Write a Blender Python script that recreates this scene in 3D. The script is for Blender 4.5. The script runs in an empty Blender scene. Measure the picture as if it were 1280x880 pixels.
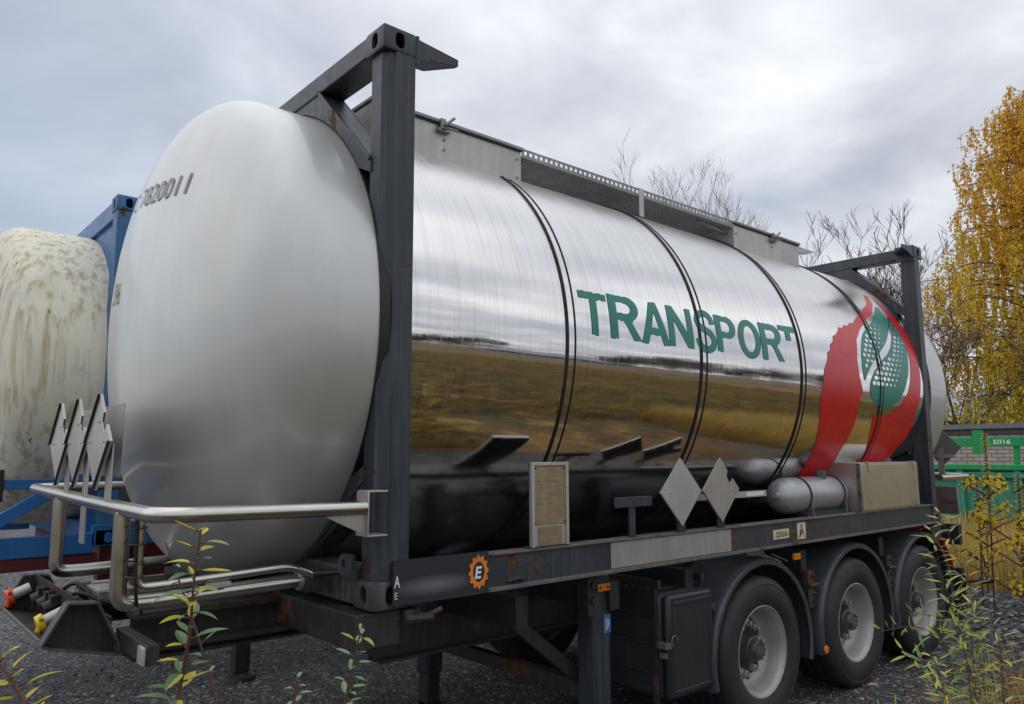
import bpy, bmesh, math, random
import numpy as np
from mathutils import Vector, Matrix
random.seed(7)
R_ = math.radians
PI = math.pi
sc = bpy.context.scene
GZ = -1.14                       # ground level; z = 0 is the underside of the container's corner castings

# ------------------------------------------------------------------ camera
cam_d = bpy.data.cameras.new('camera'); cam = bpy.data.objects.new('camera', cam_d)
sc.collection.objects.link(cam); sc.camera = cam
cam_d.sensor_width = 36; cam_d.lens = 27.0; cam_d.clip_start = .05; cam_d.clip_end = 3000
yaw, pitch, roll = R_(48.985), R_(7.572), R_(-.18)
fw = Vector((math.cos(pitch)*math.cos(yaw), math.cos(pitch)*math.sin(yaw), math.sin(pitch)))
r0 = Vector((math.sin(yaw), -math.cos(yaw), 0)); u0 = r0.cross(fw)
rr = r0*math.cos(roll)+u0*math.sin(roll); uu = -r0*math.sin(roll)+u0*math.cos(roll)
M = Matrix((rr, uu, -fw)).transposed().to_4x4(); M.translation = Vector((-1.7297, -2.8785, .6532))
cam.matrix_world = M

# ------------------------------------------------------------------ world and sun
SUN_EL, SUN_AZ = R_(50), R_(128)      # direction towards the veiled sun, azimuth from +x towards +y
w = bpy.data.worlds.new('World'); sc.world = w; w.use_nodes = True
nt = w.node_tree; nt.nodes.clear()
def N(tree, typ, **kw):
    n = tree.nodes.new(typ)
    for k, v in kw.items():
        if k.startswith('i_'): n.inputs[k[2:].replace('_', ' ')].default_value = v
        else: setattr(n, k, v)
    return n
out = N(nt, 'ShaderNodeOutputWorld'); bg = N(nt, 'ShaderNodeBackground'); bg.inputs['Strength'].default_value = .1
sky = N(nt, 'ShaderNodeTexSky', sky_type='NISHITA', sun_disc=False, sun_elevation=SUN_EL, sun_rotation=PI/2-SUN_AZ, air_density=1.0, dust_density=1.5)
geo = N(nt, 'ShaderNodeTexCoord'); sep = N(nt, 'ShaderNodeSeparateXYZ')
nt.links.new(geo.outputs['Generated'], sep.inputs[0])
zc_ = N(nt, 'ShaderNodeMath', operation='MAXIMUM'); zc_.inputs[1].default_value = 0; nt.links.new(sep.outputs['Z'], zc_.inputs[0])
za = N(nt, 'ShaderNodeMath', operation='ADD'); za.inputs[1].default_value = .22; nt.links.new(zc_.outputs[0], za.inputs[0])
dx = N(nt, 'ShaderNodeMath', operation='DIVIDE'); dy = N(nt, 'ShaderNodeMath', operation='DIVIDE')
nt.links.new(sep.outputs['X'], dx.inputs[0]); nt.links.new(za.outputs[0], dx.inputs[1])
nt.links.new(sep.outputs['Y'], dy.inputs[0]); nt.links.new(za.outputs[0], dy.inputs[1])
cmb = N(nt, 'ShaderNodeCombineXYZ'); nt.links.new(dx.outputs[0], cmb.inputs[0]); nt.links.new(dy.outputs[0], cmb.inputs[1]); cmb.inputs[2].default_value = 3.7
n1 = N(nt, 'ShaderNodeTexNoise', i_Scale=2.1, i_Detail=7.0, i_Roughness=.52, i_Distortion=.3)
nt.links.new(cmb.outputs[0], n1.inputs['Vector'])
rp = N(nt, 'ShaderNodeValToRGB'); e = rp.color_ramp
e.elements[0].position = .32; e.elements[0].color = (4.9, 5.2, 5.9, 1)
e.elements[1].position = .70; e.elements[1].color = (9.2, 9.4, 9.8, 1)
m_ = e.elements.new(.48); m_.color = (6.3, 6.55, 7.1, 1)
nt.links.new(n1.outputs['Fac'], rp.inputs[0])
n2 = N(nt, 'ShaderNodeTexNoise', i_Scale=.9, i_Detail=3.0); nt.links.new(cmb.outputs[0], n2.inputs['Vector'])
rp2 = N(nt, 'ShaderNodeValToRGB'); rp2.color_ramp.elements[0].position = .32; rp2.color_ramp.elements[0].color = (.6, .6, .6, 1)
rp2.color_ramp.elements[1].position = .5; rp2.color_ramp.elements[1].color = (1, 1, 1, 1); nt.links.new(n2.outputs['Fac'], rp2.inputs[0])
# thicker cloud straight overhead is lit brighter
zb = N(nt, 'ShaderNodeMapRange'); zb.inputs['From Min'].default_value = 0; zb.inputs['From Max'].default_value = 1
zb.inputs['To Min'].default_value = .9; zb.inputs['To Max'].default_value = 1.6; nt.links.new(zc_.outputs[0], zb.inputs['Value'])
mul = N(nt, 'ShaderNodeVectorMath', operation='SCALE'); nt.links.new(rp.outputs[0], mul.inputs[0]); nt.links.new(zb.outputs[0], mul.inputs['Scale'])
skb = N(nt, 'ShaderNodeVectorMath', operation='MULTIPLY'); skb.inputs[1].default_value = (1.0, 1.0, 1.0); nt.links.new(sky.outputs[0], skb.inputs[0])
dt = N(nt, 'ShaderNodeVectorMath', operation='DOT_PRODUCT'); nt.links.new(geo.outputs['Generated'], dt.inputs[0]); dt.inputs[1].default_value = Vector((math.cos(R_(92)), math.sin(R_(92)), .22)).normalized()
cl = N(nt, 'ShaderNodeMapRange'); nt.links.new(dt.outputs['Value'], cl.inputs[0]); cl.inputs[1].default_value = .80; cl.inputs[2].default_value = 1.0; cl.inputs[3].default_value = 1.0; cl.inputs[4].default_value = .35
cm = N(nt, 'ShaderNodeMath', operation='MULTIPLY'); nt.links.new(cl.outputs[0], cm.inputs[0]); nt.links.new(rp2.outputs[0], cm.inputs[1])
mx = N(nt, 'ShaderNodeMix', data_type='RGBA'); nt.links.new(cm.outputs[0], mx.inputs[0])
nt.links.new(skb.outputs[0], mx.inputs[6]); nt.links.new(mul.outputs[0], mx.inputs[7])
nt.links.new(mx.outputs[2], bg.inputs[0]); nt.links.new(bg.outputs[0], out.inputs[0])
sd = bpy.data.lights.new('sun', 'SUN'); so = bpy.data.objects.new('sun', sd); sc.collection.objects.link(so)
sd.energy = .6; sd.angle = R_(85); sd.color = (1, .96, .9)
so.rotation_euler = Vector((math.cos(SUN_EL)*math.cos(SUN_AZ), math.cos(SUN_EL)*math.sin(SUN_AZ), math.sin(SUN_EL))).to_track_quat('Z', 'Y').to_euler()
sc.view_settings.view_transform = 'Standard'; sc.view_settings.look = 'None'
sc.view_settings.exposure = 0.0; sc.view_settings.gamma = 1; sc.view_settings.use_curve_mapping = False
sc.cycles.max_bounces = 8; sc.cycles.glossy_bounces = 5; sc.cycles.transparent_max_bounces = 8

# ------------------------------------------------------------------ materials
def new_mat(name):
    m = bpy.data.materials.new(name); m.use_nodes = True
    t = m.node_tree; b = t.nodes['Principled BSDF']
    return m, t, b
def ramp(t, src, p0, p1, c0=(0, 0, 0, 1), c1=(1, 1, 1, 1)):
    r = t.nodes.new('ShaderNodeValToRGB'); r.color_ramp.elements[0].position = p0; r.color_ramp.elements[1].position = p1
    r.color_ramp.elements[0].color = c0; r.color_ramp.elements[1].color = c1; t.links.new(src, r.inputs[0]); return r.outputs[0]
def noise(t, co, scale, detail=4, stretch=None, rough=.55, off=(0, 0, 0)):
    if stretch or off != (0, 0, 0):
        mp = t.nodes.new('ShaderNodeMapping'); mp.inputs['Scale'].default_value = stretch or (1, 1, 1); mp.inputs['Location'].default_value = off
        t.links.new(co, mp.inputs[0]); co = mp.outputs[0]
    n = N(t, 'ShaderNodeTexNoise', i_Scale=scale, i_Detail=float(detail), i_Roughness=rough); t.links.new(co, n.inputs['Vector']); return n.outputs['Fac']
def mixc(t, fac, a, b):
    m = N(t, 'ShaderNodeMix', data_type='RGBA')
    if isinstance(fac, (int, float)): m.inputs[0].default_value = fac
    else: t.links.new(fac, m.inputs[0])
    for i, v in ((6, a), (7, b)):
        if isinstance(v, tuple): m.inputs[i].default_value = (*v[:3], 1)
        else: t.links.new(v, m.inputs[i])
    return m.outputs[2]
def math_(t, op, a, b=None):
    m = N(t, 'ShaderNodeMath', operation=op)
    for i, v in ((0, a), (1, b)):
        if v is None: continue
        if isinstance(v, (int, float)): m.inputs[i].default_value = v
        else: t.links.new(v, m.inputs[i])
    return m.outputs[0]
def bump(t, b, h, strength=.3, dist=.01):
    n = t.nodes.new('ShaderNodeBump'); n.inputs['Strength'].default_value = strength; n.inputs['Distance'].default_value = dist
    t.links.new(h, n.inputs['Height']); t.links.new(n.outputs[0], b.inputs['Normal']); return n
def paint(name, base, second, rough=.45, metal=0., rust=0., rustscale=2.2, streak=.35, bumps=.15, second_scale=3, coat=0.):
    """weathered paint: base colour, patches of a second tone, vertical streaks, rust patches"""
    m, t, b = new_mat(name); co = t.nodes.new('ShaderNodeTexCoord').outputs['Object']
    c = mixc(t, ramp(t, noise(t, co, second_scale, 6), .4, .7), base, second)
    st = ramp(t, noise(t, co, 5, 5, (6, 6, .5)), .48, .75)
    c = mixc(t, math_(t, 'MULTIPLY', st, streak), c, tuple(min(1, v*2.2+.02) for v in second))
    ro = N(t, 'ShaderNodeMapRange'); t.links.new(noise(t, co, 14, 5), ro.inputs[0]); ro.inputs[3].default_value = rough*.7; ro.inputs[4].default_value = min(1, rough*1.35)
    rout = ro.outputs[0]
    fine = noise(t, co, 90, 3)
    if rust > 0:
        rn = noise(t, co, rustscale, 8, rough=.68, off=(3, 1, 7)); th = .72-rust*.3
        rf = ramp(t, rn, th, th+.05)
        rc = mixc(t, ramp(t, noise(t, co, 30, 5), .35, .65), (.035, .018, .012), (.13, .055, .025))
        c = mixc(t, rf, c, rc); rout = math_(t, 'MAXIMUM', rout, math_(t, 'MULTIPLY', rf, .85))
        fine = math_(t, 'ADD', fine, math_(t, 'MULTIPLY', math_(t, 'MULTIPLY', rf, noise(t, co, 45, 6)), 5))
    t.links.new(c, b.inputs['Base Color']); t.links.new(rout, b.inputs['Roughness'])
    b.inputs['Metallic'].default_value = metal; b.inputs['Coat Weight'].default_value = coat
    bump(t, b, fine, bumps, .004)
    return m
def plain(name, col, rough=.5, metal=0., var=.15, emit=None):
    m, t, b = new_mat(name); co = t.nodes.new('ShaderNodeTexCoord').outputs['Object']
    n = ramp(t, noise(t, co, 12, 5), .3, .7)
    t.links.new(mixc(t, n, tuple(v*(1-var) for v in col), tuple(min(1, v*(1+var)) for v in col)), b.inputs['Base Color'])
    ro = N(t, 'ShaderNodeMapRange'); t.links.new(noise(t, co, 25, 4), ro.inputs[0]); ro.inputs[3].default_value = rough*.8; ro.inputs[4].default_value = min(1, rough*1.25)
    t.links.new(ro.outputs[0], b.inputs['Roughness']); b.inputs['Metallic'].default_value = metal
    return m
def steel(name, col=(.62, .61, .6), rough=.25, var=.15, brush=(1, 1, 1), bscale=60, bst=.05):
    m, t, b = new_mat(name); co = t.nodes.new('ShaderNodeTexCoord').outputs['Object']
    n = noise(t, co, 3, 6)
    t.links.new(mixc(t, ramp(t, n, .35, .7), tuple(v*(1-var) for v in col), col), b.inputs['Base Color'])
    ro = N(t, 'ShaderNodeMapRange'); t.links.new(noise(t, co, 9, 5), ro.inputs[0]); ro.inputs[3].default_value = rough*.6; ro.inputs[4].default_value = rough*1.5
    t.links.new(ro.outputs[0], b.inputs['Roughness']); b.inputs['Metallic'].default_value = 1
    bump(t, b, noise(t, co, bscale, 3, brush), bst, .002)
    return m

def shell_mat():
    m, t, b = new_mat('polished_tank_steel'); co = t.nodes.new('ShaderNodeTexCoord').outputs['Object']
    s = t.nodes.new('ShaderNodeSeparateXYZ'); t.links.new(co, s.inputs[0])
    ang = math_(t, 'ARCTAN2', math_(t, 'SUBTRACT', s.outputs[2], 1.276), math_(t, 'SUBTRACT', 1.275, s.outputs[1]))
    cb = t.nodes.new('ShaderNodeCombineXYZ'); t.links.new(s.outputs[0], cb.inputs[0]); t.links.new(ang, cb.inputs[1])
    v = cb.outputs[0]                                   # unrolled sheet: length along x, angle along y
    streak = noise(t, v, 26, 6, (1.6, .05, 1)); streak2 = noise(t, v, 6, 5, (2.5, .3, 1), off=(5, 0, 0))
    blot = noise(t, v, 2.2, 5, (1, 1, 1), off=(1, 4, 0))
    c = mixc(t, ramp(t, streak, .45, .8), (.80, .79, .775), (.66, .645, .61))
    up = ramp(t, ang, 0.55, 1.25)                        # chalky water marks low-contrast on the upper shell
    c = mixc(t, math_(t, 'MULTIPLY', ramp(t, streak2, .45, .75), .25), c, (.72, .68, .60))
    t.links.new(c, b.inputs['Base Color']); b.inputs['Metallic'].default_value = 1
    ro = N(t, 'ShaderNodeMapRange'); t.links.new(math_(t, 'ADD', math_(t, 'MULTIPLY', streak2, .6), math_(t, 'MULTIPLY', blot, .4)), ro.inputs[0])
    ro.inputs[1].default_value = .3; ro.inputs[2].default_value = .75; ro.inputs[3].default_value = .012; ro.inputs[4].default_value = .08
    upm = N(t, 'ShaderNodeMapRange'); t.links.new(ang, upm.inputs[0]); upm.inputs[1].default_value = .12; upm.inputs[2].default_value = .8; upm.inputs[4].default_value = .30
    lom = N(t, 'ShaderNodeMapRange'); t.links.new(ang, lom.inputs[0]); lom.inputs[1].default_value = -.35; lom.inputs[2].default_value = -.9; lom.inputs[4].default_value = .15
    hz = math_(t, 'MULTIPLY', ramp(t, noise(t, v, 30, 4, (1.3, .06, 1), off=(3, 8, 0)), .50, .80), .12)
    t.links.new(math_(t, 'ADD', math_(t, 'ADD', ro.outputs[0], hz), math_(t, 'ADD', upm.outputs[0], lom.outputs[0])), b.inputs['Roughness'])
    h = math_(t, 'ADD', math_(t, 'MULTIPLY', noise(t, v, 1.1, 3, (1, 1.3, 1), off=(2, 2, 0)), 1.5), math_(t, 'ADD', math_(t, 'MULTIPLY', streak, .05), math_(t, 'MULTIPLY', noise(t, v, 9, 2, (1, .5, 1)), .10)))
    bump(t, b, h, .22, .012)
    return m
def dome_mat(name='silver_dome_paint'):
    m, t, b = new_mat(name); co = t.nodes.new('ShaderNodeTexCoord').outputs['Object']
    st = ramp(t, noise(t, co, 4, 5, (2, 2, .5)), .4, .75)
    c = mixc(t, math_(t, 'MULTIPLY', st, .5), (.58, .59, .58), (.51, .515, .49))
    c = mixc(t, math_(t, 'MULTIPLY', ramp(t, noise(t, co, 60, 6), .62, .75), .25), c, (.36, .35, .33))
    t.links.new(c, b.inputs['Base Color']); b.inputs['Metallic'].default_value = .50; 
    ro = N(t, 'ShaderNodeMapRange'); t.links.new(noise(t, co, 3, 4), ro.inputs[0]); ro.inputs[3].default_value = .36; ro.inputs[4].default_value = .48
    t.links.new(ro.outputs[0], b.inputs['Roughness'])
    b.inputs['Coat Weight'].default_value = .45; b.inputs['Coat Roughness'].default_value = .10
    bump(t, b, noise(t, co, 2.2, 2), .12, .03)
    return m
def dirty_mat():
    m, t, b = new_mat('stained_white_paint'); co = t.nodes.new('ShaderNodeTexCoord').outputs['Object']
    st = noise(t, co, 5, 5, (4, 4, .16), rough=.55); bl = noise(t, co, .9, 4, off=(1.3, 0, .4)); fn = noise(t, co, 26, 5)
    c = mixc(t, math_(t, 'MULTIPLY', ramp(t, st, .48, .66), .8), (.80, .76, .62), (.42, .35, .21))
    c = mixc(t, math_(t, 'MULTIPLY', ramp(t, bl, .52, .64), .5), c, (.34, .29, .17))
    c = mixc(t, ramp(t, noise(t, co, 3, 9, (1, 1, 1), rough=.7, off=(9, 2, 1)), .63, .66), c, (.62, .63, .60))
    c = mixc(t, ramp(t, noise(t, co, 5, 8, (2.2, 2.2, 1), rough=.7, off=(4, 7, 2)), .66, .68), c, (.05, .05, .055))
    t.links.new(c, b.inputs['Base Color']); b.inputs['Roughness'].default_value = .7
    bump(t, b, noise(t, co, 60, 4), .1, .004)
    return m
def gravel_mat(name, c0, c1, c2, sc0=38):
    m, t, b = new_mat(name); co = t.nodes.new('ShaderNodeTexCoord').outputs['Object']
    vo = N(t, 'ShaderNodeTexVoronoi', i_Scale=float(sc0)); t.links.new(co, vo.inputs['Vector'])
    vg = t.nodes.new('ShaderNodeRGBToBW'); t.links.new(vo.outputs['Color'], vg.inputs[0])
    c = mixc(t, ramp(t, vg.outputs[0], .2, .75), c0, c1)
    c = mixc(t, ramp(t, vg.outputs[0], .74, .82), c, c2)
    c = mixc(t, math_(t, 'MULTIPLY', ramp(t, noise(t, co, .8, 6), .35, .7), .5), c, tuple(v*.6 for v in c0))
    t.links.new(c, b.inputs['Base Color']); b.inputs['Roughness'].default_value = .75
    h = math_(t, 'ADD', math_(t, 'MULTIPLY', vo.outputs['Distance'], -1.0), math_(t, 'MULTIPLY', noise(t, co, 9, 5), .6))
    bump(t, b, h, 1.0, .025)
    return m
def leaf_mat(name, stops, rough=.55, trans=.3, zmix=None):
    m, t, b = new_mat(name); g = t.nodes.new('ShaderNodeNewGeometry')
    r = t.nodes.new('ShaderNodeValToRGB'); el = r.color_ramp.elements
    el[0].position = stops[0][0]; el[0].color = (*stops[0][1], 1); el[1].position = stops[-1][0]; el[1].color = (*stops[-1][1], 1)
    for p_, c_ in stops[1:-1]: q = el.new(p_); q.color = (*c_, 1)
    src = g.outputs['Random Per Island']
    if zmix:
        co = t.nodes.new('ShaderNodeTexCoord').outputs['Object']; s = t.nodes.new('ShaderNodeSeparateXYZ'); t.links.new(co, s.inputs[0])
        mr = N(t, 'ShaderNodeMapRange'); t.links.new(s.outputs[2], mr.inputs[0]); mr.inputs[1].default_value = zmix[0]; mr.inputs[2].default_value = zmix[1]
        src = math_(t, 'ADD', math_(t, 'MULTIPLY', src, .45), math_(t, 'ADD', math_(t, 'MULTIPLY', mr.outputs[0], .38), math_(t, 'MULTIPLY', noise(t, co, .5, 3), .3)))
    t.links.new(src, r.inputs[0]); t.links.new(r.outputs[0], b.inputs['Base Color']); b.inputs['Roughness'].default_value = rough
    tr = t.nodes.new('ShaderNodeBsdfTranslucent'); t.links.new(r.outputs[0], tr.inputs[0])
    ms = t.nodes.new('ShaderNodeMixShader'); ms.inputs[0].default_value = trans
    t.links.new(b.outputs[0], ms.inputs[1]); t.links.new(tr.outputs[0], ms.inputs[2]); t.links.new(ms.outputs[0], t.nodes['Material Output'].inputs[0])
    return m

MT = dict(
    shell=shell_mat(), dome=dome_mat(), dirty=dirty_mat(),
    frame=paint('slate_frame_paint', (.024, .031, .042), (.040, .049, .060), .42, streak=.4, rust=.46, rustscale=2.6, bumps=.25),
    frame_worn=paint('worn_slate_paint', (.04, .045, .05), (.07, .075, .08), .5, streak=.6, rust=.5, rustscale=3.5, bumps=.3),
    hubgrey=paint('oily_hub_metal', (.10, .11, .12), (.06, .06, .065), .4, metal=.5, rust=.35, rustscale=9), hubcap=paint('grey_hub_cap', (.09, .10, .115), (.13, .14, .15), .35, metal=.3),
    rusty=paint('rusty_chassis_paint', (.016, .018, .020), (.030, .028, .026), .55, streak=.35, rust=.62, rustscale=2.4, bumps=.4),
    chassis=paint('dark_chassis_paint', (.013, .016, .020), (.022, .026, .030), .5, streak=.25, rust=.2),
    flange=paint('scuffed_flange_edge', (.10, .105, .10), (.15, .14, .12), .6, streak=.3, rust=.5, rustscale=6, bumps=.4),
    primer=paint('grey_primer_patch', (.30, .285, .265), (.23, .215, .20), .6, streak=.2, rust=.16, rustscale=14),
    inox=steel('stainless_tube', (.62, .60, .56), .22, bst=.03), inox_plate=paint('stainless_sheet', (.50, .48, .45), (.40, .385, .36), .36, metal=.65, streak=.15, bumps=.1),
    alu=paint('weathered_aluminium', (.50, .49, .47), (.42, .41, .39), .45, metal=.45, streak=.15, bumps=.1), galv=steel('dull_galvanised', (.36, .37, .36), .55, .3),
    beige=paint('stained_data_sheet', (.36, .27, .15), (.24, .19, .13), .4, metal=.35, streak=.3, bumps=.4, second_scale=14),
    silver=paint('silver_tank_paint', (.42, .43, .44), (.36, .37, .375), .35, metal=.5, streak=.2, rust=.06, rustscale=9, bumps=.08),
    beam=paint('dull_beam_paint', (.014, .016, .018), (.024, .024, .024), .6, streak=.3, rust=.35, rustscale=3, bumps=.3),
    black=plain('black_rubber_cable', (.012, .012, .013), .5), plastic=paint('black_plastic', (.018, .021, .026), (.028, .031, .036), .38, streak=.15, bumps=.12),
    fender=paint('fender_plastic', (.045, .052, .062), (.065, .072, .08), .30, streak=.15, bumps=.1),
    tyre=paint('tyre_rubber', (.016, .017, .019), (.030, .031, .033), .6, streak=.0, bumps=.25), rim=paint('dusty_silver_rim', (.40, .395, .375), (.30, .29, .265), .4, metal=.25, streak=.1, rust=.1, rustscale=10),
    teal=plain('teal_lettering', (.010, .22, .175), .32, var=.12), red=plain('red_vinyl', (.62, .012, .018), .28, var=.1), greyink=plain('grey_lettering', (.22, .225, .23), .4),
    white=plain('white_print', (.75, .75, .73), .5), cream=plain('cream_label', (.68, .58, .40), .5), ink=plain('black_print', (.012, .012, .012), .5),
    orange=plain('orange_print', (.80, .22, .03), .5), amber=plain('amber_reflector', (.70, .22, .015), .25), redpl=plain('red_plastic', (.55, .02, .012), .35),
    yellowpl=plain('yellow_plastic', (.80, .60, .02), .35), orangepl=plain('orange_plastic', (.75, .10, .02), .35), bluest=plain('blue_sticker', (.02, .16, .38), .5),
    glass=plain('clear_reflector', (.45, .46, .46), .15, .3), blue=paint('blue_frame_paint', (.018, .13, .36), (.02, .10, .28), .4, streak=.2, rust=.16, rustscale=3),
    bluew=paint('worn_blue_paint', (.03, .14, .30), (.04, .12, .24), .5, streak=.3, rust=.42, rustscale=5), dred=paint('dark_red_chassis', (.10, .010, .012), (.06, .008, .01), .5, rust=.2),
    bark=paint('dark_bark', (.045, .035, .03), (.075, .06, .05), .85, streak=.1, bumps=.5), bark_red=plain('red_brown_stem', (.11, .055, .035), .5, var=.35),
    bark_pale=plain('pale_twigs', (.19, .165, .15), .8), bark_birch=paint('birch_bark', (.25, .23, .21), (.08, .07, .065), .7, streak=.1, second_scale=6),
    green=paint('green_skip_paint', (.012, .33, .10), (.012, .28, .09), .4, streak=.1), tealskip=paint('teal_skip_paint', (.03, .21, .14), (.05, .25, .18), .5, streak=.35, rust=.08),
    roof=plain('grey_roof_sheet', (.30, .31, .33), .6), clad=plain('blue_grey_cladding', (.18, .20, .24), .6), wbuild=plain('white_cladding', (.62, .62, .60), .6), bbuild=plain('blue_cladding', (.03, .08, .26), .5),
    slate=plain('slate_coping', (.07, .075, .08), .7), soil=plain('lens_soil', (.05, .04, .03), .9),
)

# ------------------------------------------------------------------ geometry helpers
col = sc.collection
class MB:
    def __init__(s): s.v = []; s.f = []; s.mi = []
    def add(s, vs, fs, mi=0):
        o = len(s.v); s.v += [tuple(v) for v in vs]; s.f += [tuple(i+o for i in f) for f in fs]; s.mi += [mi]*len(fs); return s
    def box(s, x0, x1, y0, y1, z0, z1, mi=0):
        return s.add([(x0,y0,z0),(x1,y0,z0),(x1,y1,z0),(x0,y1,z0),(x0,y0,z1),(x1,y0,z1),(x1,y1,z1),(x0,y1,z1)],
                     [(0,3,2,1),(4,5,6,7),(0,1,5,4),(1,2,6,5),(2,3,7,6),(3,0,4,7)], mi)
    def prism(s, poly, axis, a, b, mi=0):
        """polygon (2D, ccw) extruded from a to b along axis; poly in the other two axes in xyz order"""
        def P(u, v, t): return {0: (t, u, v), 1: (u, t, v), 2: (u, v, t)}[axis]
        n = len(poly); vs = [P(u, v, a) for u, v in poly]+[P(u, v, b) for u, v in poly]
        fs = [tuple(range(n)), tuple(range(2*n-1, n-1, -1))]+[(i, i+n, (i+1) % n+n, (i+1) % n) for i in range(n)]
        return s.add(vs, fs, mi)
    def bar(s, p, q, w_, h_, up=(0, 0, 1)):
        p = Vector(p); q = Vector(q); d = (q-p).normalized(); up = Vector(up)
        sd_ = d.cross(up)
        if sd_.length < 1e-3: sd_ = d.cross(Vector((1, 0, 0)))
        sd_.normalize(); u = sd_.cross(d); vs = []
        for c in (p, q):
            for a, b in ((-1, -1), (1, -1), (1, 1), (-1, 1)): vs.append(c+sd_*a*w_/2+u*b*h_/2)
        return s.add(vs, [(0,1,2,3),(7,6,5,4),(0,4,5,1),(1,5,6,2),(2,6,7,3),(3,7,4,0)])
    def tube(s, path, r, n=12, closed=False, caps=True):
        pts = [Vector(p) for p in path]; m = len(pts); rs = r if isinstance(r, (list, tuple)) else [r]*m
        vs = []; prev = None
        for i, p in enumerate(pts):
            if closed: d = (pts[(i+1) % m]-pts[i-1]).normalized()
            else: d = (pts[min(i+1, m-1)]-pts[max(i-1, 0)]).normalized()
            if prev is None:
                a = d.cross(Vector((0, 0, 1)));
                if a.length < 1e-3: a = d.cross(Vector((0, 1, 0)))
            else: a = prev-d*prev.dot(d)
            a.normalize(); prev = a; b = d.cross(a)
            for k in range(n):
                t = 2*PI*k/n; vs.append(p+(a*math.cos(t)+b*math.sin(t))*rs[i])
        fs = []
        for i in range(m if closed else m-1):
            j = (i+1) % m
            for k in range(n): fs.append((i*n+k, i*n+(k+1) % n, j*n+(k+1) % n, j*n+k))
        if caps and not closed: fs += [tuple(range(n-1, -1, -1)), tuple((m-1)*n+k for k in range(n))]
        return s.add(vs, fs)
    def lathe(s, prof, axis, c, n=48):
        """prof = [(along, radius)], axis 0/1/2, c = centre of the axis at along = 0"""
        vs = []; 
        for t, r in prof:
            for k in range(n):
                a = 2*PI*k/n; u = r*math.cos(a); v = r*math.sin(a)
                vs.append({0: (c[0]+t, c[1]+u, c[2]+v), 1: (c[0]+u, c[1]+t, c[2]+v), 2: (c[0]+u, c[1]+v, c[2]+t)}[axis])
        fs = [(i*n+k, i*n+(k+1) % n, (i+1)*n+(k+1) % n, (i+1)*n+k) for i in range(len(prof)-1) for k in range(n)]
        return s.add(vs, fs)
    def build(s, name, mat, parent=None, bevel=0., smooth=True, fix=True, ang=35):
        me = bpy.data.meshes.new(name); me.from_pydata(s.v, [], s.f)
        mats = mat if isinstance(mat, (list, tuple)) else [mat]
        for m in mats: me.materials.append(m)
        if len(mats) > 1: me.polygons.foreach_set('material_index', s.mi)
        if fix:
            bm = bmesh.new(); bm.from_mesh(me); bmesh.ops.recalc_face_normals(bm, faces=bm.faces)
            bm.to_mesh(me); bm.free()
        if smooth:
            me.polygons.foreach_set('use_smooth', [True]*len(me.polygons)); me.set_sharp_from_angle(angle=R_(ang))
        me.update()
        o = bpy.data.objects.new(name, me); col.objects.link(o)
        if bevel:
            b = o.modifiers.new('edge', 'BEVEL'); b.width = bevel; b.segments = 2; b.limit_method = 'ANGLE'; b.angle_limit = R_(40)
        if parent is not None: attach(o, parent)
        return o
WL = {}
def wloc(o):
    v = Vector(o.location)
    while o.parent: o = o.parent; v += Vector(o.location)
    return v
def attach(o, parent): o.parent = parent; o.location = -wloc(parent)   # the mesh stays where it was modelled
def thing(name, label, cat, loc=(0, 0, 0), group=None):
    o = bpy.data.objects.new(name, None); o.empty_display_size = .2; col.objects.link(o); o.location = loc
    o['label'] = label; o['category'] = cat
    if group: o['group'] = group
    return o
def tag(o, label=None, cat=None, group=None, kind=None):
    for k, v in (('label', label), ('category', cat), ('group', group), ('kind', kind)):
        if v: o[k] = v
    return o
def fillet(path, r, n=5):
    pts = [Vector(p) for p in path]; out = [pts[0]]
    for i in range(1, len(pts)-1):
        a = (pts[i-1]-pts[i]); b = (pts[i+1]-pts[i]); q = min(r, a.length*.45, b.length*.45); a.normalize(); b.normalize()
        p0 = pts[i]+a*q; p1 = pts[i]+b*q
        for k in range(n+1):
            t = k/n; out.append(p0*(1-t)**2+pts[i]*2*t*(1-t)+p1*t*t)
    out.append(pts[-1]); return out
def stadium(cu, cv, w_, h_, n=8):
    """vertical slot outline"""
    r = w_/2; pts = []
    for k in range(n+1): a = PI*k/n; pts.append((cu+r*math.cos(a), cv+h_/2-r+r*math.sin(a)))
    for k in range(n+1): a = PI+PI*k/n; pts.append((cu+r*math.cos(a), cv-h_/2+r+r*math.sin(a)))
    return pts
def boolean(o, cutters):
    for c in cutters:
        md = o.modifiers.new('cut', 'BOOLEAN'); md.object = c; md.operation = 'DIFFERENCE'; md.solver = 'EXACT'
    dg = bpy.context.evaluated_depsgraph_get(); me = bpy.data.meshes.new_from_object(o.evaluated_get(dg)); o.modifiers.clear()
    o.data = me
    me.polygons.foreach_set('use_smooth', [True]*len(me.polygons)); me.set_sharp_from_angle(angle=R_(35))
    for c in cutters: bpy.data.objects.remove(c)
    return o

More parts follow.
